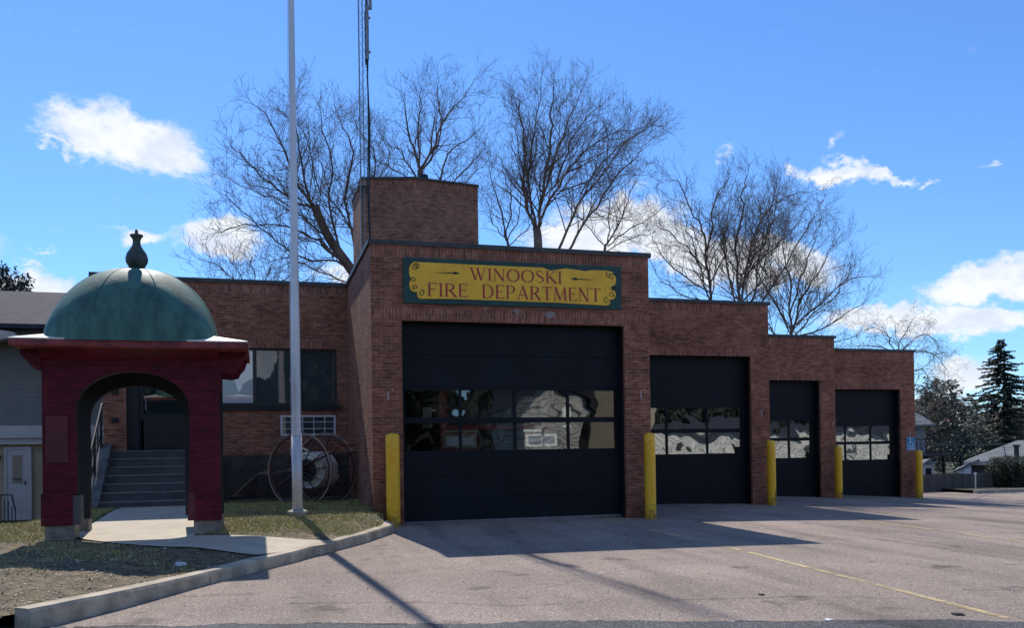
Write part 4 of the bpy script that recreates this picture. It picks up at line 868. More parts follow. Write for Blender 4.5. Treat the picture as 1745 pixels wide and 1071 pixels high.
mb = MB(); mb.box(1.70, 4.2, 3.62, 9.5, .6, 2.9); mb.build('body', M_trr, te, bevel=.05)
for x in (1.62, 3.95):
    for y in (2.2, 7.5):
        mb = MB(); mb.tube([(x, y, .5), (x+.33, y, .5)], .5, 24); mb.build('wheel', M_rubber, te)
for s, x in ((-1, 1.35), (1, 4.55)):
    mb = MB(); mb.box(x-.10, x+.10, 1.3, 1.36, 1.95, 2.4); mb.tube([(x, 1.35, 2.3), (x-s*.35, 1.45, 2.4)], .015, 6); mb.build('mirror', M_chrome, te)
# ------------------------------------------------------------ neighbour house left
nh = empty('neighbour_house', (-9, 9, -.3), 'tan and grey house with white door and dark roof behind the kiosk', 'house')
M_sgray = siding('grey_green_siding', (.175, .17, .14)); M_stan = siding('tan_siding', (.36, .27, .16)); M_trim = mk('white_trim', (.50, .45, .42), .55, var=.1)
M_shing = shingles('dark_shingles', (.045, .048, .066), (.03, .032, .045))
HX0, HX1, HY = -16, -5.95, 9.0
mb = MB(); mb.box(HX0, HX1, HY, 17, 2.3, 4.95, 0); mb.build('upper_wall', M_sgray, nh)
mb = MB(); mb.box(HX0, HX1, HY-.06, 17, -.9, 1.80); mb.build('lower_wall', M_stan, nh)
mb = MB(); mb.box(HX0, HX1+.04, HY-.10, 17, 2.02, 2.299); mb.box(HX0, HX1+.06, HY-.30, HY-.101, 1.96, 2.05); mb.box(HX0, HX1+.02, HY-.22, HY-.0605, 1.801, 1.955); mb.build('cornice', M_trim, nh)
mb = MB(); ez = 4.90; rz_ = 6.55
mb.prism([(HX0, HY-.35, ez), (HX0, HY-.35, ez+.12), (HX0, 12.6, rz_), (HX0, 17.4, ez+.1), (HX0, 17.4, ez)], (HX1+.25-HX0, 0, 0)); mb.build('roof', M_shing, nh)
a = at(12, 766, HY-.08); b = at(50, 766, HY-.08)
mb = MB(); yy = HY-.12; mb.box(a.x, b.x, yy, HY-.061, -.5, 1.66); nd = mb.build('door', M_trim, nh)
mb = MB(); mb.box(a.x+.13, b.x-.17, yy-.01, yy-.001, .75, 1.5); mb.build('door_window', M_glass, nd)
mb = MB()
for k in range(3): xx = a.x+.16+.1*k; mb.box(xx, xx+.008, yy-.014, yy-.011, .75, 1.5)
mb.build('muntin', M_trim, nd)
mb = MB(); mb.box(b.x-.11, b.x-.08, yy-.03, yy-.001, .70, .80); mb.build('handle', M_darkmetal, nd)
mb = MB(); mb.box(a.x-.06, a.x-.001, yy-.02, HY-.0605, -.5, 1.72); mb.box(b.x+.001, b.x+.06, yy-.02, HY-.0605, -.5, 1.72); mb.box(a.x, b.x, yy-.02, HY-.0605, 1.662, 1.72); mb.build('door_casing', M_trim, nd)
mb = MB(); mb.box(a.x-.35, a.x-.15, HY-.2, HY-.06, 1.42, 1.5); mb.build('porch_lamp', M_darkmetal, nh)
mb = MB(); p0 = Vector((a.x+.05, HY-.9, .35)); p1 = Vector((b.x-.15, HY-.9, .05))
mb.tube([p0+Vector((0, 0, .12)), p0+Vector((.25, 0, .12)), p1], .02, 6)
for t in (0, .25, .5, .75, 1.0): q = p0+(p1-p0)*t; mb.tube([(q.x, q.y, -.6), (q.x, q.y, q.z+(.12 if t < .6 else .05))], .013, 6)
mb.build('stair_rail', M_darkmetal, nh)
# pale hood / gable edge seen over the eave at far left
mb = MB(); mb.prism([at(-60, 575, 8.4), at(-5, 562, 8.4), at(22, 566, 8.4), at(70, 612, 8.4), at(66, 616, 8.4), at(16, 576, 8.4), at(-60, 590, 8.4)], (0, .5, 0)); mb.build('gable_hood', M_trim, nh)

# ------------------------------------------------------------ right background: fence, hedge, house, shed, cable
fn = empty('wooden_fence', (26, 14.6, -.8), 'dark weathered wooden board fence beside the far right brick pier', 'fence')
mb = MB(); x = 22.2
rr = random.Random(3)
while x < 31: mb.box(x, x+.135, 14.9, 14.925, -.85, .02+rr.uniform(-.02, .02)); x += .142
mb.build('boards', mk('weathered_wood', (.09, .085, .08), .9, var=.35, vscale=3, stretch=(3, 3, .3)), fn)
mb = MB(); mb.box(22.2, 31, 14.93, 14.98, -.4, -.3); mb.box(22.2, 31, 14.93, 14.98, -.15, -.07)
for x in (22.3, 24.7, 27.1, 29.5): mb.box(x, x+.1, 14.93, 15.03, -.9, .02)
mb.build('rails', M_darkmetal, fn)
# island curb + lawn
mb = MB(); mb.box(27.1, 60, 12.9, 13.08, -1.0, -.60); tag(mb.build('kerb_strip', mk('kerb_pale', (.38, .34, .29), .9, var=.4, vscale=5)), kind='structure')
mb = MB(); mb.quad([(27.1, 13.08, -.62), (60, 13.08, -.62), (60, 40, -.62), (27.1, 40, -.62)]); tag(mb.build('verge', M_field), kind='structure')
mb = MB(); mb.tube([(27.75, 13.6, -.7), (27.75, 13.6, .02)], .025, 8); mb.tube([(27.75, 13.6, .02), (27.75, 13.6, .12)], .05, 8)
tag(mb.build('marker_post', M_white), 'short white marker post in front of the dark board fence', 'post')
def leafblob(mb, c, rad, n, s, seed=0, shape='ell', shell=.45):
    rr = random.Random(seed); c = Vector(c)
    for i in range(n):
        while True:
            d = Vector((rr.gauss(0, 1), rr.gauss(0, 1), rr.gauss(0, 1)))
            if d.length > .1: break
        d.normalize(); k = (shell+(1-shell)*rr.random()**.6)
        if shape == 'box': m_ = max(abs(d.x), abs(d.y), abs(d.z))**.75; d = d/m_
        p = c+Vector((d.x*rad[0], d.y*rad[1], d.z*rad[2]))*k*(1+.08*math.sin(7*d.x+3*d.z+seed))
        a = Vector((rr.gauss(0, 1), rr.gauss(0, 1), rr.gauss(0, 1))).normalized(); b = a.orthogonal().normalized(); q = s*rr.uniform(.6, 1.4)
        mb.quad([p-a*q, p+b*q*.5, p+a*q, p-b*q*.5])
HB = [(1701, 14.9, .40, .68, 'dark rounded hedge shrub nearest the board fence'), (1724, 14.6, .44, .70, 'dark rounded hedge shrub in the middle of the row at the right edge'), (1745, 14.1, .40, .58, 'greener clipped shrub cut off by the right edge of the photo'), (1766, 14.4, .6, .7, 'clipped shrub just outside the right edge of the photo')]
for i, (px, Y, r, hz, lb) in enumerate(HB):
    p = at(px, 815, Y); hs = empty('hedge_shrub', (p.x, Y, -.65), lb, 'shrub', 'clipped shrubs in a row')
    mb = MB(); leafblob(mb, (p.x, Y, -.62+hz), (r, r, hz), 5200, .035, 20+i, 'box', .55); mb.build('foliage', M_hedge, hs)
    mb = MB(); mb.tube([(p.x, Y, -.7), (p.x, Y, .4)], [.05, .02], 6); mb.build('stem', M_bark, hs)
# low house with grey hip roof
hr = empty('low_house', (41, 26, -1), 'low house with grey hipped roof and chimney behind the hedge at the right edge', 'house')
HE2 = Vector((math.sin(R(45)), math.cos(R(45)), 0)); HE1 = Vector((HE2.y, -HE2.x, 0)); HD = 52.0
def hp(x, y, off=0):
    d = _F + _R2*((x-872.5)/FPX) - _U2*((y-PY0)/FPX); return CAM+d*((HD+off)/d.dot(HE2))
ev0 = hp(1646, 788); ev1 = hp(1729, 786); ap = hp(1734, 751, 4); zE = ev0.z; zA = ap.z; hr.location = (ev0.x+2, ev0.y+2, -1)
M_gsh = shingles('grey_shingles', (.20, .22, .22), (.15, .165, .17)); M_hw = mk('house_brown_wall', (.10, .085, .08), .85, var=.2)
A0 = ev0-HE1*.1; B0 = A0+HE1*16; A1 = A0+HE2*8; B1 = B0+HE2*8; R0 = Vector((ap.x, ap.y, zA)); R1 = R0+HE1*8
def hz(p, z): return Vector((p.x, p.y, z))
mb = MB()
for q in ([hz(A0, zE), hz(B0, zE), R1, R0], [hz(A1, zE), hz(A0, zE), R0], [hz(B1, zE), hz(A1, zE), R0, R1], [hz(B0, zE), hz(B1, zE), R1]):
    L0 = (q[1]-q[0]).length; mb.quad(q, 0, [(0, 0), (L0, 0), (L0*.6, 3), (L0*.4, 3)][:len(q)])
mb.build('roof', M_gsh, hr)
def slab(p, q, th, z0, z1): m = MB(); m.prism([hz(p, z0), hz(q, z0), hz(q, z1), hz(p, z1)], HE2*th); return m
slab(A0-HE2*.06, B0-HE2*.06, .05, zE-.17, zE+.03).build('fascia', M_trim, hr)
slab(A0+HE1*.35+HE2*.4, B0+HE2*.4, 7, -2, zE-.02).build('wall', M_hw, hr)
w0 = hp(1656, 786, -.5); w1 = hp(1626, 803, -.5); w1b = hp(1634, 803, -.4); w0b = hp(1655, 803, -.4)
mb = MB(); mb.prism([hz(w1b, -2), hz(w0b, -2), hz(w0b, w0.z-.12), hz(w1b, w1.z+.02)], HE2*5); mb.build('wing_wall', siding('wing_siding', (.5, .5, .52)), hr)
mb = MB(); mb.prism([hz(w1-HE1*.05, w1.z-.14), hz(w0+HE1*.3, w0.z-.02), hz(w0+HE1*.3, w0.z+.08), hz(w1-HE1*.05, w1.z-.02)], HE2*5.5); mb.build('wing_roof', M_gsh, hr)
d0 = hp(1643, 799, -.46); d1 = hp(1655, 812, -.46); mb = MB(); mb.prism([hz(d0, -1.5), hz(d1, -1.5), hz(d1, d0.z), hz(d0, d0.z)], HE2*.05); mb.build('wing_door', M_white, hr)
c0_ = hp(1728, 762, .4); c1_ = hp(1737, 786, .4); mb = MB(); mb.prism([hz(c0_, c1_.z-.5), hz(c1_, c1_.z-.5), hz(c1_, c0_.z), hz(c0_, c0_.z)], HE2*.6); mb.prism([hz(c0_-HE1*.06-HE2*.05, c0_.z+.002), hz(c1_+HE1*.06-HE2*.05, c0_.z+.002), hz(c1_+HE1*.06-HE2*.05, c0_.z+.1), hz(c0_-HE1*.06-HE2*.05, c0_.z+.1)], HE2*.7); mb.build('chimney', mk('chimney_brick', (.06, .055, .055), .9, var=.3, vscale=8), hr)
# pale house with a deck behind the fence
bh = empty('pale_house', (33, 30, -1), 'pale house with dark deck railing glimpsed between the far pier and the dark trees', 'house')
Yq = 30.0; a = at(1540, 728, Yq); b = at(1578, 815, Yq)
mb = MB(); mb.box(a.x-6, b.x, Yq, Yq+7, -2, a.z); mb.build('wall', siding('pale_siding', (.22, .22, .23)), bh)
mb = MB(); mb.prism([(a.x-6.4, Yq-.4, a.z), (a.x-6.4, Yq-.4, a.z+.12), (a.x-6.4, Yq+3.5, a.z+2.1), (a.x-6.4, Yq+7.4, a.z+.12), (a.x-6.4, Yq+7.4, a.z)], (b.x+.5-a.x+6.4, 0, 0)); mb.build('roof', M_gsh, bh)
mb = MB(); c_ = at(1575, 776, Yq-2.5); d_ = at(1640, 774, Yq-2.5); mb.box(c_.x-3, d_.x, Yq-2.5, Yq-.01, c_.z-.12, c_.z); dk = mb.build('deck', M_darkmetal, bh)
mb = MB(); tz = c_.z+.95; mb.box(c_.x-3, d_.x, Yq-2.5, Yq-2.42, tz, tz+.08); mb.box(c_.x-3, d_.x, Yq-2.5, Yq-2.42, c_.z+.1, c_.z+.16)
x = c_.x-3
while x < d_.x: mb.box(x, x+.04, Yq-2.48, Yq-2.44, c_.z+.16, tz); x += .35
for x in (c_.x+.2, (c_.x+d_.x)/2, d_.x-.12): mb.box(x, x+.12, Yq-2.5, Yq-2.38, -1.6, c_.z-.12)
mb.build('deck_rail', M_darkmetal, dk)
sh = at(1583, 790, 26); pz = empty('garden_shed', (sh.x, 26, -1), 'small white gabled shed under the dark deck', 'shed')
mb = MB(); mb.box(sh.x-.5, sh.x+.35, 26, 27, -1.2, sh.z-.05); mb.build('wall', M_white, pz)
mb = MB(); mb.prism([(sh.x-.65, 25.85, sh.z-.05), (sh.x-.05, 25.85, sh.z+.25), (sh.x+.5, 25.85, sh.z-.05)], (0, 1.3, 0)); mb.build('roof', M_gsh, pz)
mb = MB(); mb.box(sh.x-.25, sh.x+.15, 25.98, 25.999, sh.z-.9, sh.z-.3); mb.build('window', M_darkmetal, pz)
# overhead cable to the corner
mb = MB(); a = at(1556, 757, 10.6); b = at(1800, 745, 34); pts = [a+(b-a)*t/14+Vector((0, 0, -.25*math.sin(math.pi*t/14))) for t in range(15)]; mb.tube(pts, .022, 6)
tag(mb.build('overhead_cable', M_rubber), 'black overhead cable running from the last pier off to the right', 'cable')

# ------------------------------------------------------------ bare trees
SEGS = [0]
def tube3(V, F, pts, r0, r1, n):
    base = len(V); k = len(pts); pr = None
    for i, p in enumerate(pts):
        d = pts[min(i+1, k-1)]-pts[max(i-1, 0)]
        if d.length < 1e-6: d = Vector((0, 0, 1))
        d.normalize()
        r = d.orthogonal() if pr is None else pr-d*pr.dot(d)
        if r.length < 1e-4: r = d.orthogonal()
        r.normalize(); pr = r; u = d.cross(r); rad = r0+(r1-r0)*i/(k-1)
        for j in range(n):
            t = 2*math.pi*j/n; V.append(p+(r*math.cos(t)+u*math.sin(t))*rad)
    for i in range(k-1):
        a = base+i*n; b = a+n
        for j in range(n): F.append((a+j, a+(j+1) % n, b+(j+1) % n, b+j))
def grow(V, F, p, d, L, r, lev, rr, tips=None, up=.25):
    n = 5 if lev <= 1 else (4 if lev == 2 else 3); pts = [p]; q = p.copy(); d = d.normalized(); dirs = [d]
    bend = Vector((rr.gauss(0, .12), rr.gauss(0, .12), 0))
    for i in range(n):
        d = (d+bend*.5+Vector((rr.gauss(0, .13), rr.gauss(0, .13), rr.gauss(0, .10)+up*.22))).normalized(); q = q+d*(L/n); pts.append(q.copy()); dirs.append(d.copy())
    tube3(V, F, pts, r, max(r*.35, .0032), 4 if lev <= 1 else 3)
    if tips is not None and lev >= 2: tips.append(pts[-1])
    if lev >= 4 or L < .28: return
    step = {1: .25, 2: .19, 3: .15}.get(lev, .4); cnt = max(2, int(L*.85/step))
    for i in range(cnt):
        t = .18+.8*(i+rr.random())/cnt; f = t*n; a = min(n-1, int(f)); pp = pts[a].lerp(pts[a+1], f-a); dd = dirs[a+1]
        ax = Vector((rr.gauss(0, 1), rr.gauss(0, 1), rr.gauss(0, 1))); ax = (ax-dd*ax.dot(dd)); ax.normalize(); an = R(rr.uniform(24, 52))
        nd = dd*math.cos(an)+ax*math.sin(an); nd.z += up*.4
        nl = L*rr.uniform(.34, .62)*(1-.4*t); 
        if lev == 3: nl = min(max(nl, .3), .6)
        elif lev == 2: nl = max(nl, .4)
        elif lev == 1: nl = max(nl, .6)
        grow(V, F, pp, nd, max(nl, .2), max(r*(1-.6*t)*.45, .0038), lev+1, rr, tips, up)
def smooth_poly(P, n=4):
    out = []
    for i in range(len(P)-1):
        p0 = P[max(0, i-1)]; p1 = P[i]; p2 = P[i+1]; p3 = P[min(len(P)-1, i+2)]
        for j in range(n):
            t = j/n; out.append(.5*((2*p1)+(p2-p0)*t+(2*p0-5*p1+4*p2-p3)*t*t+(3*p1-p0-3*p2+p3)*t**3))
    out.append(P[-1]); return out
def tree(name, label, Y, trunk, limbs, seed, r0=.30, tw=1.0, dy=2.2, mat=None, leaves=None, group='bare trees behind the fire station', up=.25, dens=.21, maxl=2.5):
    """trunk: pixel polyline; limbs: (pixel polyline, start radius); limbs wander in depth around Y"""
    rr = random.Random(seed); mat = mat or M_bark
    P = []
    for (x, y) in trunk: P.append(at(x, y, Y))
    root = Vector((P[0].x, Y, G(P[0].x, min(Y, 12))-.2))
    if P[0].z > root.z+.5: P = [root.copy()]+P
    e = empty(name, root, label, 'tree', group)
    V = []; F = []; pts = smooth_poly(P, 4); tube3(V, F, pts, r0*.7, r0*.4, 10)
    mb = MB(); mb.v = V; mb.f = F; mb.m = [0]*len(F); mb.uv = [None]*len(F); mb.build('trunk', mat, e, smooth=True, autouv=False)
    V = []; F = []; tips = []
    for (L_, r) in limbs:
        dd = rr.uniform(-dy, dy); Q = []; n = len(L_)
        for i, (x, y) in enumerate(L_):
            Q.append(at(x, y, Y+dd*(i/(n-1))**1.2) if i < n-1 else at(x+(L_[-2][0]-x)*.12, y+(L_[-2][1]-y)*.12, Y+dd))
        pts = smooth_poly(Q, 4); pts = [p+Vector((rr.gauss(0, .03), rr.gauss(0, .1), rr.gauss(0, .03))) if 0 < i < len(pts)-1 else p for i, p in enumerate(pts)]
        tube3(V, F, pts, r*.5, .007, 6)
        tot = sum((pts[i+1]-pts[i]).length for i in range(len(pts)-1)); acc = 0; nxt = tot*.12
        for i in range(len(pts)-1):
            sg_ = pts[i+1]-pts[i]; l = sg_.length; 
            while acc+l > nxt:
                t = (nxt-acc)/l; p = pts[i]+sg_*t; u = nxt/tot; dirn = sg_.normalized()
                ax = Vector((rr.gauss(0, 1), rr.gauss(0, 1.2), rr.gauss(0, 1))); ax = ax-dirn*ax.dot(dirn); ax.normalize(); an = R(rr.uniform(25, 55))
                nd = dirn*math.cos(an)+ax*math.sin(an)
                grow(V, F, p, nd, min(maxl, tot*rr.uniform(.18, .40))*(1-.78*u)*tw+.32, max(.006, (r*(1-u)+.012)*.24), 1, rr, tips, up)
                nxt += dens*rr.uniform(.6, 1.4)
            acc += l
        grow(V, F, pts[-1], (pts[-1]-pts[-2]), .55*tw, .010, 2, rr, tips, up)
    mb = MB(); mb.v = V; mb.f = F; mb.m = [0]*len(F); mb.uv = [None]*len(F); mb.build('crown', mat, e, autouv=False)
    SEGS[0] += len(F)
    if leaves:
        mb = MB()
        for p in tips:
            if rr.random() > leaves[1]: continue
            for k in range(leaves[2]):
                c = p+Vector((rr.gauss(0, .12), rr.gauss(0, .12), rr.gauss(0, .10))); a = Vector((rr.gauss(0, 1), rr.gauss(0, 1), rr.gauss(0, 1))).normalized(); b = a.orthogonal().normalized(); s = leaves[3]*rr.uniform(.6, 1.4)
                mb.quad([c-a*s, c+b*s*.5, c+a*s, c-b*s*.5])
        mb.build('leaves', leaves[0], e, autouv=False)
    return e
tree('bare_tree', 'big leaning bare tree left of the brick tower, behind the flagpole', 15, [(690, 620), (645, 530), (600, 462), (560, 405), (537, 352)],
     [([(537, 352), (505, 310), (482, 250), (455, 200), (420, 165)], .12), ([(537, 352), (505, 345), (445, 300), (410, 265), (388, 235)], .11), ([(560, 405), (525, 330), (512, 250), (500, 190), (508, 145)], .12),
      ([(600, 462), (560, 425), (520, 400), (470, 383), (400, 385), (360, 402)], .11), ([(600, 462), (575, 445), (515, 440), (455, 398), (400, 350), (368, 325)], .10), ([(585, 440), (560, 350), (565, 280), (550, 220), (545, 178)], .10),
      ([(610, 440), (590, 340), (600, 260), (585, 220), (570, 185)], .10), ([(560, 405), (490, 350), (440, 330), (380, 300)], .07), ([(640, 470), (625, 350), (640, 270), (610, 220), (598, 190)], .09), ([(620, 490), (560, 470), (490, 440), (450, 452)], .07),
      ([(645, 500), (610, 400), (545, 320), (520, 230), (480, 190)], .08), ([(655, 460), (640, 330), (665, 270), (650, 230)], .07)], 11, .36, dens=.19)
tree('bare_tree', 'bare tree rising straight behind the brick tower, upper crown split in two', 17, [(722, 620), (720, 400), (716, 290)],
     [([(716, 290), (700, 240), (690, 190), (683, 150)], .12), ([(716, 290), (738, 255), (760, 200), (790, 165), (815, 128)], .12), ([(716, 290), (740, 262), (752, 215), (745, 165), (748, 130)], .10), ([(718, 320), (690, 268), (660, 240), (640, 215)], .08),
      ([(735, 350), (765, 262), (800, 238), (828, 205)], .09), ([(740, 360), (790, 290), (820, 260), (832, 225)], .08), ([(716, 290), (712, 230), (718, 170), (712, 132)], .09), ([(720, 350), (690, 300), (650, 280), (632, 262)], .06), ([(745, 380), (780, 330), (812, 290), (835, 280)], .07)], 12, .30, tw=.85)
tree('bare_tree', 'tallest bare tree, dark multi stemmed, right of the brick tower', 15, [(917, 600), (917, 420), (913, 388)],
     [([(913, 388), (895, 340), (893, 240), (885, 185), (870, 150)], .15), ([(917, 390), (925, 330), (938, 240), (940, 185), (945, 122)], .15), ([(917, 388), (937, 340), (968, 290), (1005, 252), (1060, 222), (1132, 214)], .12),
      ([(922, 350), (950, 255), (972, 200), (1003, 125)], .10), ([(913, 385), (903, 300), (912, 220), (925, 118)], .11), ([(910, 388), (892, 300), (878, 220), (868, 170)], .07), ([(945, 320), (975, 240), (1010, 190), (1030, 175)], .07), ([(950, 430), (985, 350), (1032, 288), (1070, 240), (1112, 212)], .11), ([(968, 430), (1003, 368), (1050, 302), (1090, 260), (1120, 232)], .11), ([(990, 330), (1040, 260), (1085, 228), (1110, 222)], .06)], 13, .34, dens=.19)
tree('bare_tree', 'thin bare tree directly left of the tallest one, against pale cloud', 19, [(865, 600), (868, 440), (860, 400)],
     [([(860, 400), (853, 350), (838, 310), (832, 262)], .07), ([(863, 405), (872, 350), (862, 300), (850, 262)], .07), ([(865, 410), (885, 370), (890, 320), (905, 290)], .06), ([(862, 410), (840, 380), (832, 350), (822, 330)], .05), ([(866, 420), (905, 380), (930, 350), (950, 345)], .05)], 14, .12, tw=.75)
tree('bare_tree', 'slim bare tree over the right end of the tallest roof, white cloud behind', 16, [(1035, 600), (1030, 440), (1035, 415)],
     [([(1035, 415), (1060, 370), (1080, 315), (1098, 290)], .08), ([(1035, 415), (1040, 360), (1030, 330), (1040, 300)], .06), ([(1035, 420), (1075, 390), (1110, 370), (1135, 345)], .06), ([(1033, 425), (1005, 390), (985, 370), (970, 372)], .05), ([(1030, 430), (1070, 410), (1105, 400), (1120, 395)], .05)], 15, .11, tw=.8)
tree('bare_tree', 'open branched bare tree nearest the left end of the second bay roof', 17, [(1213, 740), (1212, 600), (1212, 540)],
     [([(1212, 540), (1208, 465), (1200, 402), (1183, 368), (1152, 312), (1128, 288)], .13), ([(1204, 430), (1216, 345), (1238, 310), (1242, 292)], .09), ([(1212, 530), (1190, 440), (1170, 380), (1160, 340)], .08), ([(1210, 470), (1170, 420), (1130, 390), (1112, 370)], .07), ([(1212, 500), (1150, 460), (1120, 420), (1110, 400)], .07), ([(1211, 480), (1235, 430), (1240, 380), (1255, 360)], .07), ([(1213, 520), (1160, 500), (1125, 480), (1112, 450)], .06)], 16, .2, tw=.85)
tree('bare_tree', 'upright dense bare tree over the middle of the second bay roof', 16, [(1262, 740), (1260, 600), (1259, 545)],
     [([(1259, 545), (1256, 450), (1262, 350), (1270, 310), (1275, 288)], .13), ([(1259, 540), (1275, 440), (1300, 370), (1340, 335), (1392, 325)], .12), ([(1259, 540), (1235, 440), (1238, 370), (1250, 310)], .09), ([(1260, 560), (1290, 480), (1300, 400), (1318, 340), (1325, 300)], .10), ([(1261, 570), (1310, 500), (1350, 430), (1385, 370), (1400, 345)], .10), ([(1262, 470), (1300, 420), (1320, 360), (1330, 310)], .10), ([(1258, 500), (1290, 450), (1345, 400), (1370, 360)], .09), ([(1258, 510), (1225, 450), (1215, 420)], .06), ([(1260, 520), (1300, 470), (1310, 400), (1300, 330)], .08)], 17, .26)
tree('bare_tree', 'wide spreading bare tree above the step between second and third bay roofs', 18, [(1345, 760), (1343, 640), (1345, 600)],
     [([(1345, 600), (1345, 500), (1336, 420), (1345, 350)], .12), ([(1345, 590), (1360, 520), (1390, 470), (1420, 420), (1440, 390)], .11), ([(1345, 560), (1395, 520), (1440, 480), (1490, 470)], .11), ([(1345, 580), (1400, 560), (1450, 530), (1480, 510)], .10), ([(1343, 560), (1310, 500), (1290, 460), (1270, 440)], .09), ([(1345, 540), (1370, 460), (1390, 400), (1400, 370)], .09), ([(1343, 600), (1310, 560), (1300, 520)], .06), ([(1345, 590), (1380, 540), (1430, 500), (1460, 440)], .09), ([(1346, 610), (1420, 585), (1470, 570)], .07), ([(1344, 600), (1300, 540), (1260, 500), (1240, 480)], .07)], 18, .3)
tree('bare_tree', 'drooping bare tree with dry seed clusters behind the lowest bay roof', 20, [(1545, 760), (1540, 680), (1530, 630), (1525, 600)],
     [([(1525, 600), (1545, 565), (1562, 535)], .07), ([(1527, 610), (1560, 598), (1600, 610), (1612, 650)], .07), ([(1525, 600), (1490, 590), (1450, 588)], .06), ([(1528, 620), (1490, 605), (1455, 600), (1430, 612)], .06), ([(1525, 602), (1510, 570), (1480, 555)], .06), ([(1532, 640), (1570, 630), (1590, 660), (1600, 700)], .06), ([(1538, 660), (1570, 660), (1580, 700), (1575, 740)], .05), ([(1526, 606), (1575, 570), (1600, 590)], .06)], 19, .14, tw=.8, leaves=(M_seed, .5, 2, .035), up=-.05)
tree('bare_tree', 'low fine twigged bare tree peeking over the office wing roof left of the flagpole', 16, [(432, 640), (430, 560), (430, 520)],
     [([(430, 520), (400, 480), (365, 450), (335, 440)], .06), ([(430, 520), (410, 470), (395, 440)], .06), ([(430, 520), (432, 470), (425, 430)], .06), ([(430, 520), (455, 470), (470, 435)], .06), ([(430, 520), (480, 480), (510, 455)], .06), ([(430, 530), (380, 490), (350, 470)], .05), ([(430, 530), (500, 490), (540, 470)], .05), ([(430, 530), (520, 500), (575, 480)], .05)], 21, .14, tw=.9, up=.35, mat=M_bark2)
# background trees right
def bgtree(px, ptop, Y, lb, seed, leaves=None, mat=None, spread=40, n=7, r0=.2, group='dark trees behind the low houses', up=.15, tw=.9):
    rr = random.Random(seed); top = ptop; base = 840; mid = (base+top)/2
    limbs = []
    for k in range(n):
        f = k/(n-1); x1 = px+spread*(f*2-1)*rr.uniform(.8, 1.1); yt = top+abs(f*2-1)**1.6*(mid-top)*rr.uniform(.6, 1)
        ys_ = mid+(base-mid)*rr.uniform(-.5, .3); limbs.append(([(px, ys_), (px+(x1-px)*.5, ys_+(yt-ys_)*.45), (x1, yt)], r0*.4))
    return tree('bare_tree' if leaves is None else 'evergreen_tree', lb, Y, [(px, base), (px, mid)], limbs, seed, r0, tw, 2.5, mat, leaves, group, up, dens=.42, maxl=2.2)
bgtree(1600, 655, 34, 'loose dark evergreen right behind the last brick pier', 31, (M_ever2, .9, 5, .12), spread=38, n=8)
bgtree(1650, 690, 44, 'brownish bare tree between the two dark evergreens', 32, None, M_bark2, spread=34, n=7)
bgtree(1740, 690, 40, 'grey bare tree in front of the tall spruce at the right edge', 33, None, M_bark2, spread=45, n=8)
bgtree(1575, 690, 40, 'dark evergreen half hidden by the last brick pier', 34, (M_ever2, .9, 5, .12), spread=30, n=6)
bgtree(1690, 700, 50, 'dense bare tree low in front of the spruce trunk', 35, None, M_bark2, spread=40, n=8)
bgtree(1660, 715, 38, 'squat dark evergreen beside the low house roof', 36, (M_ever, .9, 5, .13), spread=26, n=6)
bgtree(1800, 640, 46, 'dark evergreen outside the right edge of the photo', 37, (M_ever, .9, 5, .13), spread=50, n=6)
bgtree(1628, 745, 31, 'low dark bushy evergreen directly behind the board fence', 39, (M_ever, .9, 5, .11), spread=26, n=6, r0=.1)
bgtree(1672, 720, 60, 'brown bare tree far behind the low house roof', 40, None, M_bark2, spread=34, n=8)
# far-left dark tree top
bgt = tree('evergreen_tree', 'dark evergreen top showing above the neighbour house roof at the far left', 26, [(8, 640), (8, 540)], [([(8, 560), (5, 520), (8, 488)], .08), ([(8, 560), (20, 525), (28, 508)], .06), ([(8, 560), (-10, 520), (-15, 500)], .06), ([(8, 570), (22, 540), (34, 520)], .06)], 38, .15, .6, 1.0, None, (M_ever2, .9, 6, .09), 'trees at the far left', .2)
# spruce
def spruce(px, pt, pb, Y, lb, seed, W_):
    rr = random.Random(seed); t = at(px, pt, Y); b = at(px, pb, Y); H_ = t.z-b.z
    e = empty('spruce_tree', (b.x, Y, b.z), lb, 'tree')
    mb = MB(); mb.tube([(b.x, Y, b.z-.5), (t.x, Y, t.z)], [.28, .02], 8); mb.build('trunk', M_bark, e)
    V = MB(); Bm = MB(); z = t.z-.1
    while z > b.z+1:
        f = (t.z-z)/H_; Lb = W_*(f**.8)*rr.uniform(.75, 1.15)+.12; n = 3
        for k in range(n):
            an = rr.uniform(0, 2*math.pi); L = Lb*rr.uniform(.45, 1.12); d = Vector((math.cos(an), math.sin(an), 0)); p0 = Vector((b.x, Y, z)); pts = []; el = rr.uniform(.0, .45)
            for i in range(7): s_ = i/6; pts.append(p0+d*L*s_+Vector((0, 0, L*(el*s_-.75*s_*s_+.42*s_**3))))
            Bm.tube(pts, [.03*(1-.8*i/6) for i in range(7)], 3, cap=False)
            m_ = int(L*42)+5
            for i in range(m_):
                s_ = .1+.9*i/m_; q = s_*6; a_ = min(5, int(q)); c = pts[a_].lerp(pts[a_+1], q-a_); side = d.cross(Vector((0, 0, 1)))*rr.choice((-1, 1))
                v = (d*.5+side*rr.uniform(.2, 1)+Vector((0, 0, rr.uniform(-.9, .1)))).normalized()*rr.uniform(.14, .34)*(1.15-.5*s_); w2 = Vector((0, 0, 1)).cross(v).normalized()*.04+Vector((0, 0, rr.uniform(-.05, .05)))
                V.quad([c-w2, c+v*.5-w2*1.3, c+v, c+v*.5+w2*1.3])
        z -= .10+.05*f
    Bm.build('branches', M_bark, e, autouv=False); V.build('foliage', M_ever, e, autouv=False)
spruce(1711, 578, 850, 42, 'tall dark spruce with drooping boughs against the sky at the right', 41, 6.6)
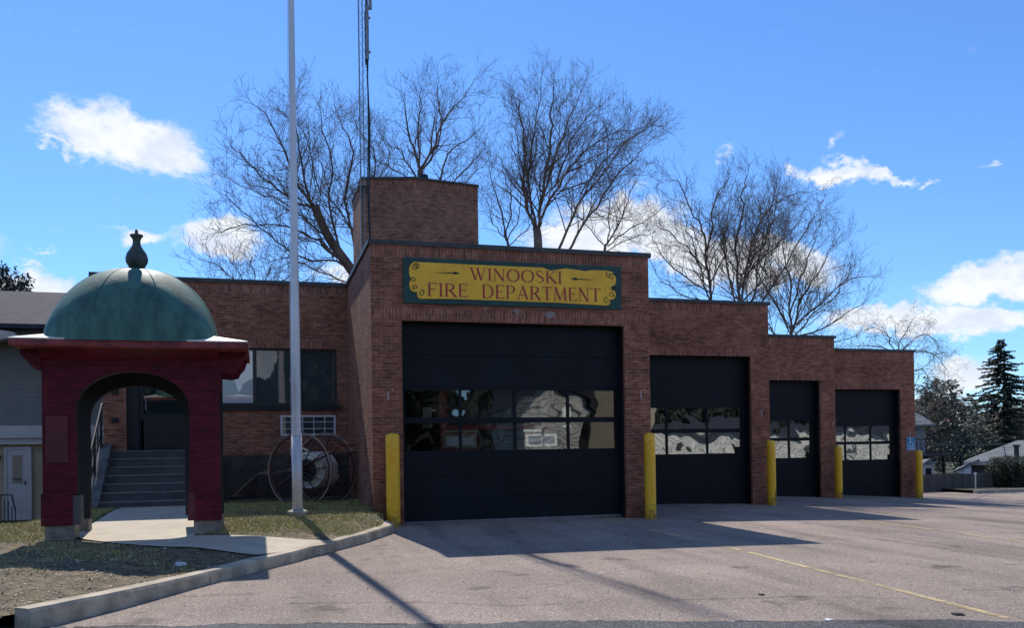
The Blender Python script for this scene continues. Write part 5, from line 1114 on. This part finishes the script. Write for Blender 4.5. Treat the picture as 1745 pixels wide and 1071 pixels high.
# far wood behind everything (reads as one mass)
mb = MB(); rr = random.Random(5)
for i in range(26000):
    x = rr.uniform(40, 130); y = 70+rr.uniform(-4, 4); h = 5.6+1.0*math.sin(x*.35)+.7*math.sin(x*.9)+.4*math.sin(x*2.3); z = -1+(h+1)*rr.random()
    p = Vector((x, y, z)); a = Vector((rr.gauss(0, 1), rr.gauss(0, 1), rr.gauss(0, 1))).normalized(); b = a.orthogonal(); mb.quad([p-a*.4, p+b*.2, p+a*.4, p-b*.2])
tag(mb.build('far_wood', M_bark, autouv=False), 'distant brown wood behind the low houses', 'wood', kind='stuff')

# ------------------------------------------------------------ grass, litter, small things
def gmat():
    m = bpy.data.materials.new('grass_blades'); m.use_nodes = True; t = m.node_tree; b = t.nodes['Principled BSDF']; b.inputs['Roughness'].default_value = .7
    g = N(t, 'ShaderNodeNewGeometry'); r = N(t, 'ShaderNodeValToRGB'); t.links.new(g.outputs['Random Per Island'], r.inputs[0])
    cr = r.color_ramp; cr.elements[0].color = (.22, .25, .05, 1); cr.elements[1].color = (.68, .55, .24, 1); e = cr.elements.new(.45); e.color = (.38, .37, .09, 1); e = cr.elements.new(.7); e.color = (.42, .34, .15, 1)
    t.links.new(r.outputs[0], b.inputs['Base Color']); return m
mb = MB(); rr = random.Random(9); n = 0
KEEP = lambda x, y: not inwalk(x, y, .03) and not (KX0 < x < KX1 and KY0 < y < KY1)
while n < 75000:
    x = rr.uniform(-8.6, .15); y = rr.uniform(-8.8, 3.0)
    e = lerp_line(edge_in, x) if x > -4.3 else -8.9
    if y < e-.03 or not KEEP(x, y): continue
    pat = math.sin(x*1.3+1)*math.sin(y*1.1+.5)+.5*math.sin(x*3.7+y*2.9)
    if rr.random() > .45+.45*pat + (.35 if y > -3 else -.30): continue
    z = lawnH(x, y); h = rr.uniform(.02, .055)*(1.3 if y > -3.5 else .8); a = rr.uniform(0, 6.28); d = Vector((math.cos(a), math.sin(a), 0))*.006; l = Vector((rr.gauss(0, .6), rr.gauss(0, .6), .55)).normalized()*h
    mb.quad([Vector((x, y, z-.005))-d, Vector((x, y, z-.005))+d, Vector((x, y, z))+l]); n += 1
tag(mb.build('grass', gmat(), autouv=False), 'patchy dry grass on the front lawn', 'grass', kind='stuff')
mb = MB(); n = 0
while n < 17000:
    x = rr.uniform(-8.4, .1); y = rr.uniform(-8.8, 0) if rr.random() < .6 else rr.uniform(-8.8, -4.5)
    e = lerp_line(edge_in, x) if x > -4.3 else -8.9
    if y < e+.02 or not KEEP(x, y): continue
    z = lawnH(x, y)+.012; s = rr.uniform(.004, .010)+.016*rr.random()**4; a = rr.uniform(0, 6.28); u = Vector((math.cos(a), math.sin(a), rr.gauss(0, .3)))*s; v = Vector((-math.sin(a), math.cos(a), rr.gauss(0, .3)))*s*.6; p = Vector((x, y, z)); mb.quad([p-u, p+v, p+u, p-v]); n += 1
def lmat():
    m = mk('leaf_litter', (.3, .22, .12), .8); t = m.node_tree; b = t.nodes['Principled BSDF']; g = N(t, 'ShaderNodeNewGeometry'); r = N(t, 'ShaderNodeValToRGB'); t.links.new(g.outputs['Random Per Island'], r.inputs[0])
    cr = r.color_ramp; cr.elements[0].color = (.10, .06, .035, 1); cr.elements[1].color = (.62, .56, .45, 1); e = cr.elements.new(.6); e.color = (.26, .18, .09, 1); t.links.new(r.outputs[0], b.inputs['Base Color']); return m
M_lit = lmat(); tag(mb.build('leaf_litter', M_lit, autouv=False), 'dead leaves and chips scattered on the lawn', 'leaf litter', kind='stuff')
mb = MB()
for i in range(1500):
    x = rr.uniform(-3.5, 14); y = rr.uniform(-11.5, -.5)
    if x < .3 and y > lerp_line(CURB, x)-.05: continue
    if y < roadedge(x): continue
    z = G(x, y)+.006; s = rr.uniform(.004, .013); a = rr.uniform(0, 6.28); p = Vector((x, y, z)); u = Vector((math.cos(a), math.sin(a), 0))*s; v = Vector((-math.sin(a), math.cos(a), 0))*s
    T = p+Vector((0, 0, s)); mb.quad([p-u, p-v, T]); mb.quad([p-v, p+u, T]); mb.quad([p+u, p+v, T]); mb.quad([p+v, p-u, T])
tag(mb.build('loose_grit', mk('grit', (.5, .46, .42), .9, var=.5, vscale=3), autouv=False), 'loose pale grit on the driveway', 'grit', kind='stuff')
def lump(name, px, py, h, s, m_, lb, cat, seed, flat=.5):
    p = atG(px, py, h); p.z = lawnH(p.x, p.y) if h else G(p.x, p.y); rr = random.Random(seed); bm = bmesh.new(); bmesh.ops.create_icosphere(bm, subdivisions=2, radius=s)
    for v in bm.verts: v.co = Vector((v.co.x*1.3, v.co.y, v.co.z*flat))*rr.uniform(.7, 1.25)
    me = bpy.data.meshes.new(name); bm.to_mesh(me); bm.free(); me.materials.append(m_); o = bpy.data.objects.new(name, me); col.objects.link(o); o.location = p+Vector((0, 0, s*flat*.6)); o.rotation_euler.z = rr.uniform(0, 3); tag(o, lb, cat)
lump('paper_scrap', 306, 968, .15, .055, M_white, 'crumpled white paper scrap on the shaded lawn behind the curb', 'litter', 1)
lump('bark_chip', 1297, 1015, 0, .035, M_crack, 'thin dark bark chip lying on the driveway by the crack', 'debris', 2, .25)
lump('dead_leaf', 1632, 1049, 0, .045, M_crack, 'curled dark dead leaf on the driveway near the end of the yellow line', 'leaf', 3, .3)
lump('gum_wrapper', 1413, 1059, 0, .03, M_white, 'small white scrap at the ragged road edge', 'litter', 4, .4)
lump('door_stop_stone', 1166, 822, 0, .01, M_crack, 'tiny dark pebble on the driveway before the second door', 'stone', 5, .5) if 0 else None

# ------------------------------------------------------------ across the street (seen only mirrored in the panes)
def simple_house(name, x0, x1, y0, y1, zt, ridge, wm_, rm, lb, gable=True):
    g = G(0, -20); e = empty(name, ((x0+x1)/2, (y0+y1)/2, g), lb, 'house')
    mb = MB(); mb.box(x0, x1, y0, y1, g-.2, zt); w_ = mb.build('wall', wm_, e)
    mb = MB(); xm = (x0+x1)/2
    if gable:
        mb.prism([(x0-.4, y0-.4, zt), (x1+.4, y0-.4, zt), (xm, y0-.4, ridge)], (0, y1-y0+.45, 0)); mb.build('gable_wall', wm_, e) 
        mb = MB(); mb.obox((x0-.6, (y0+y1)/2, zt-.02), (xm, (y0+y1)/2, ridge+.12), y1-y0+1.2, .12, up=(0, 0, 1)); mb.obox((x1+.6, (y0+y1)/2, zt-.02), (xm, (y0+y1)/2, ridge+.12), y1-y0+1.2, .12, up=(0, 0, 1)); mb.build('roof', rm, e)
    else: mb.prism([(x0-.4, y0-.4, zt), (x0-.4, y1+.4, zt), (x0-.4, (y0+y1)/2, ridge)], (x1-x0+.8, 0, 0)); mb.build('roof', rm, e)
    n = max(1, int((x1-x0)/6)) if x1-x0 > 5 else 0
    for fl in range(int((zt-g)/2.7)):
        for k in range(n):
            x = x0+(x1-x0)*(k+.5)/n; z0 = g+1.0+2.7*fl; mb = MB(); mb.box(x-.5, x+.5, y1+.001, y1+.06, z0, z0+1.3); f = mb.build('window', M_trim, e); mb = MB(); mb.box(x-.42, x+.42, y1+.061, y1+.07, z0+.08, z0+1.22); mb.build('pane', M_glass, f)
M_wsd = brick('white_clapboard', (.74, .73, .68), (.68, .67, .62), (.14, .14, .13), 0, 4.0, .42)  # dark joint lines paint the shadow gaps between the boards
M_wsd.node_tree.nodes['Brick Texture'].inputs['Mortar Size'].default_value = .045
simple_house('gabled_house', 15.4, 19.9, -47, -40, 4.6, 7.4, M_wsd, M_shing, 'white gabled clapboard house mirrored in the panes of the largest garage door')
simple_house('tan_block', 20.6, 29, -50, -40, 8.5, 9.5, mk('tan_render', (.34, .30, .22), .9, var=.1), M_shing, 'tan block across the street mirrored in the rightmost pane of the largest door', False)
simple_house('long_white_house', 30.5, 84, -56, -46, 3.3, 4.4, M_wsd, M_shing, 'long low white clapboard house mirrored in the panes of the three smaller doors', False)
simple_house('grey_cottage', -26, -17, -46, -38, 3.4, 5.6, M_sgray, M_shing, 'grey cottage across the street mirrored in the office window')
mb = MB(); rr = random.Random(6)  # tree belt added to block the bright sky mirrored in the panes
for i in range(30000):
    x = rr.uniform(-70, 150); y = -66+rr.uniform(-3, 3); h = 11+2.5*math.sin(x*.23)+1.8*math.sin(x*.61)+math.sin(x*1.7); z = -1+(h+1)*rr.random()
    p = Vector((x, y, z)); a = Vector((rr.gauss(0, 1), rr.gauss(0, 1), rr.gauss(0, 1))).normalized(); b = a.orthogonal(); mb.quad([p-a*.8, p+b*.5, p+a*.8, p-b*.5])
tag(mb.build('sky_block_trees', M_ever2, autouv=False), 'added belt of dark trees across the street, blocks sky mirrored in the glass', 'wood', kind='stuff')
print('tree faces', SEGS[0])
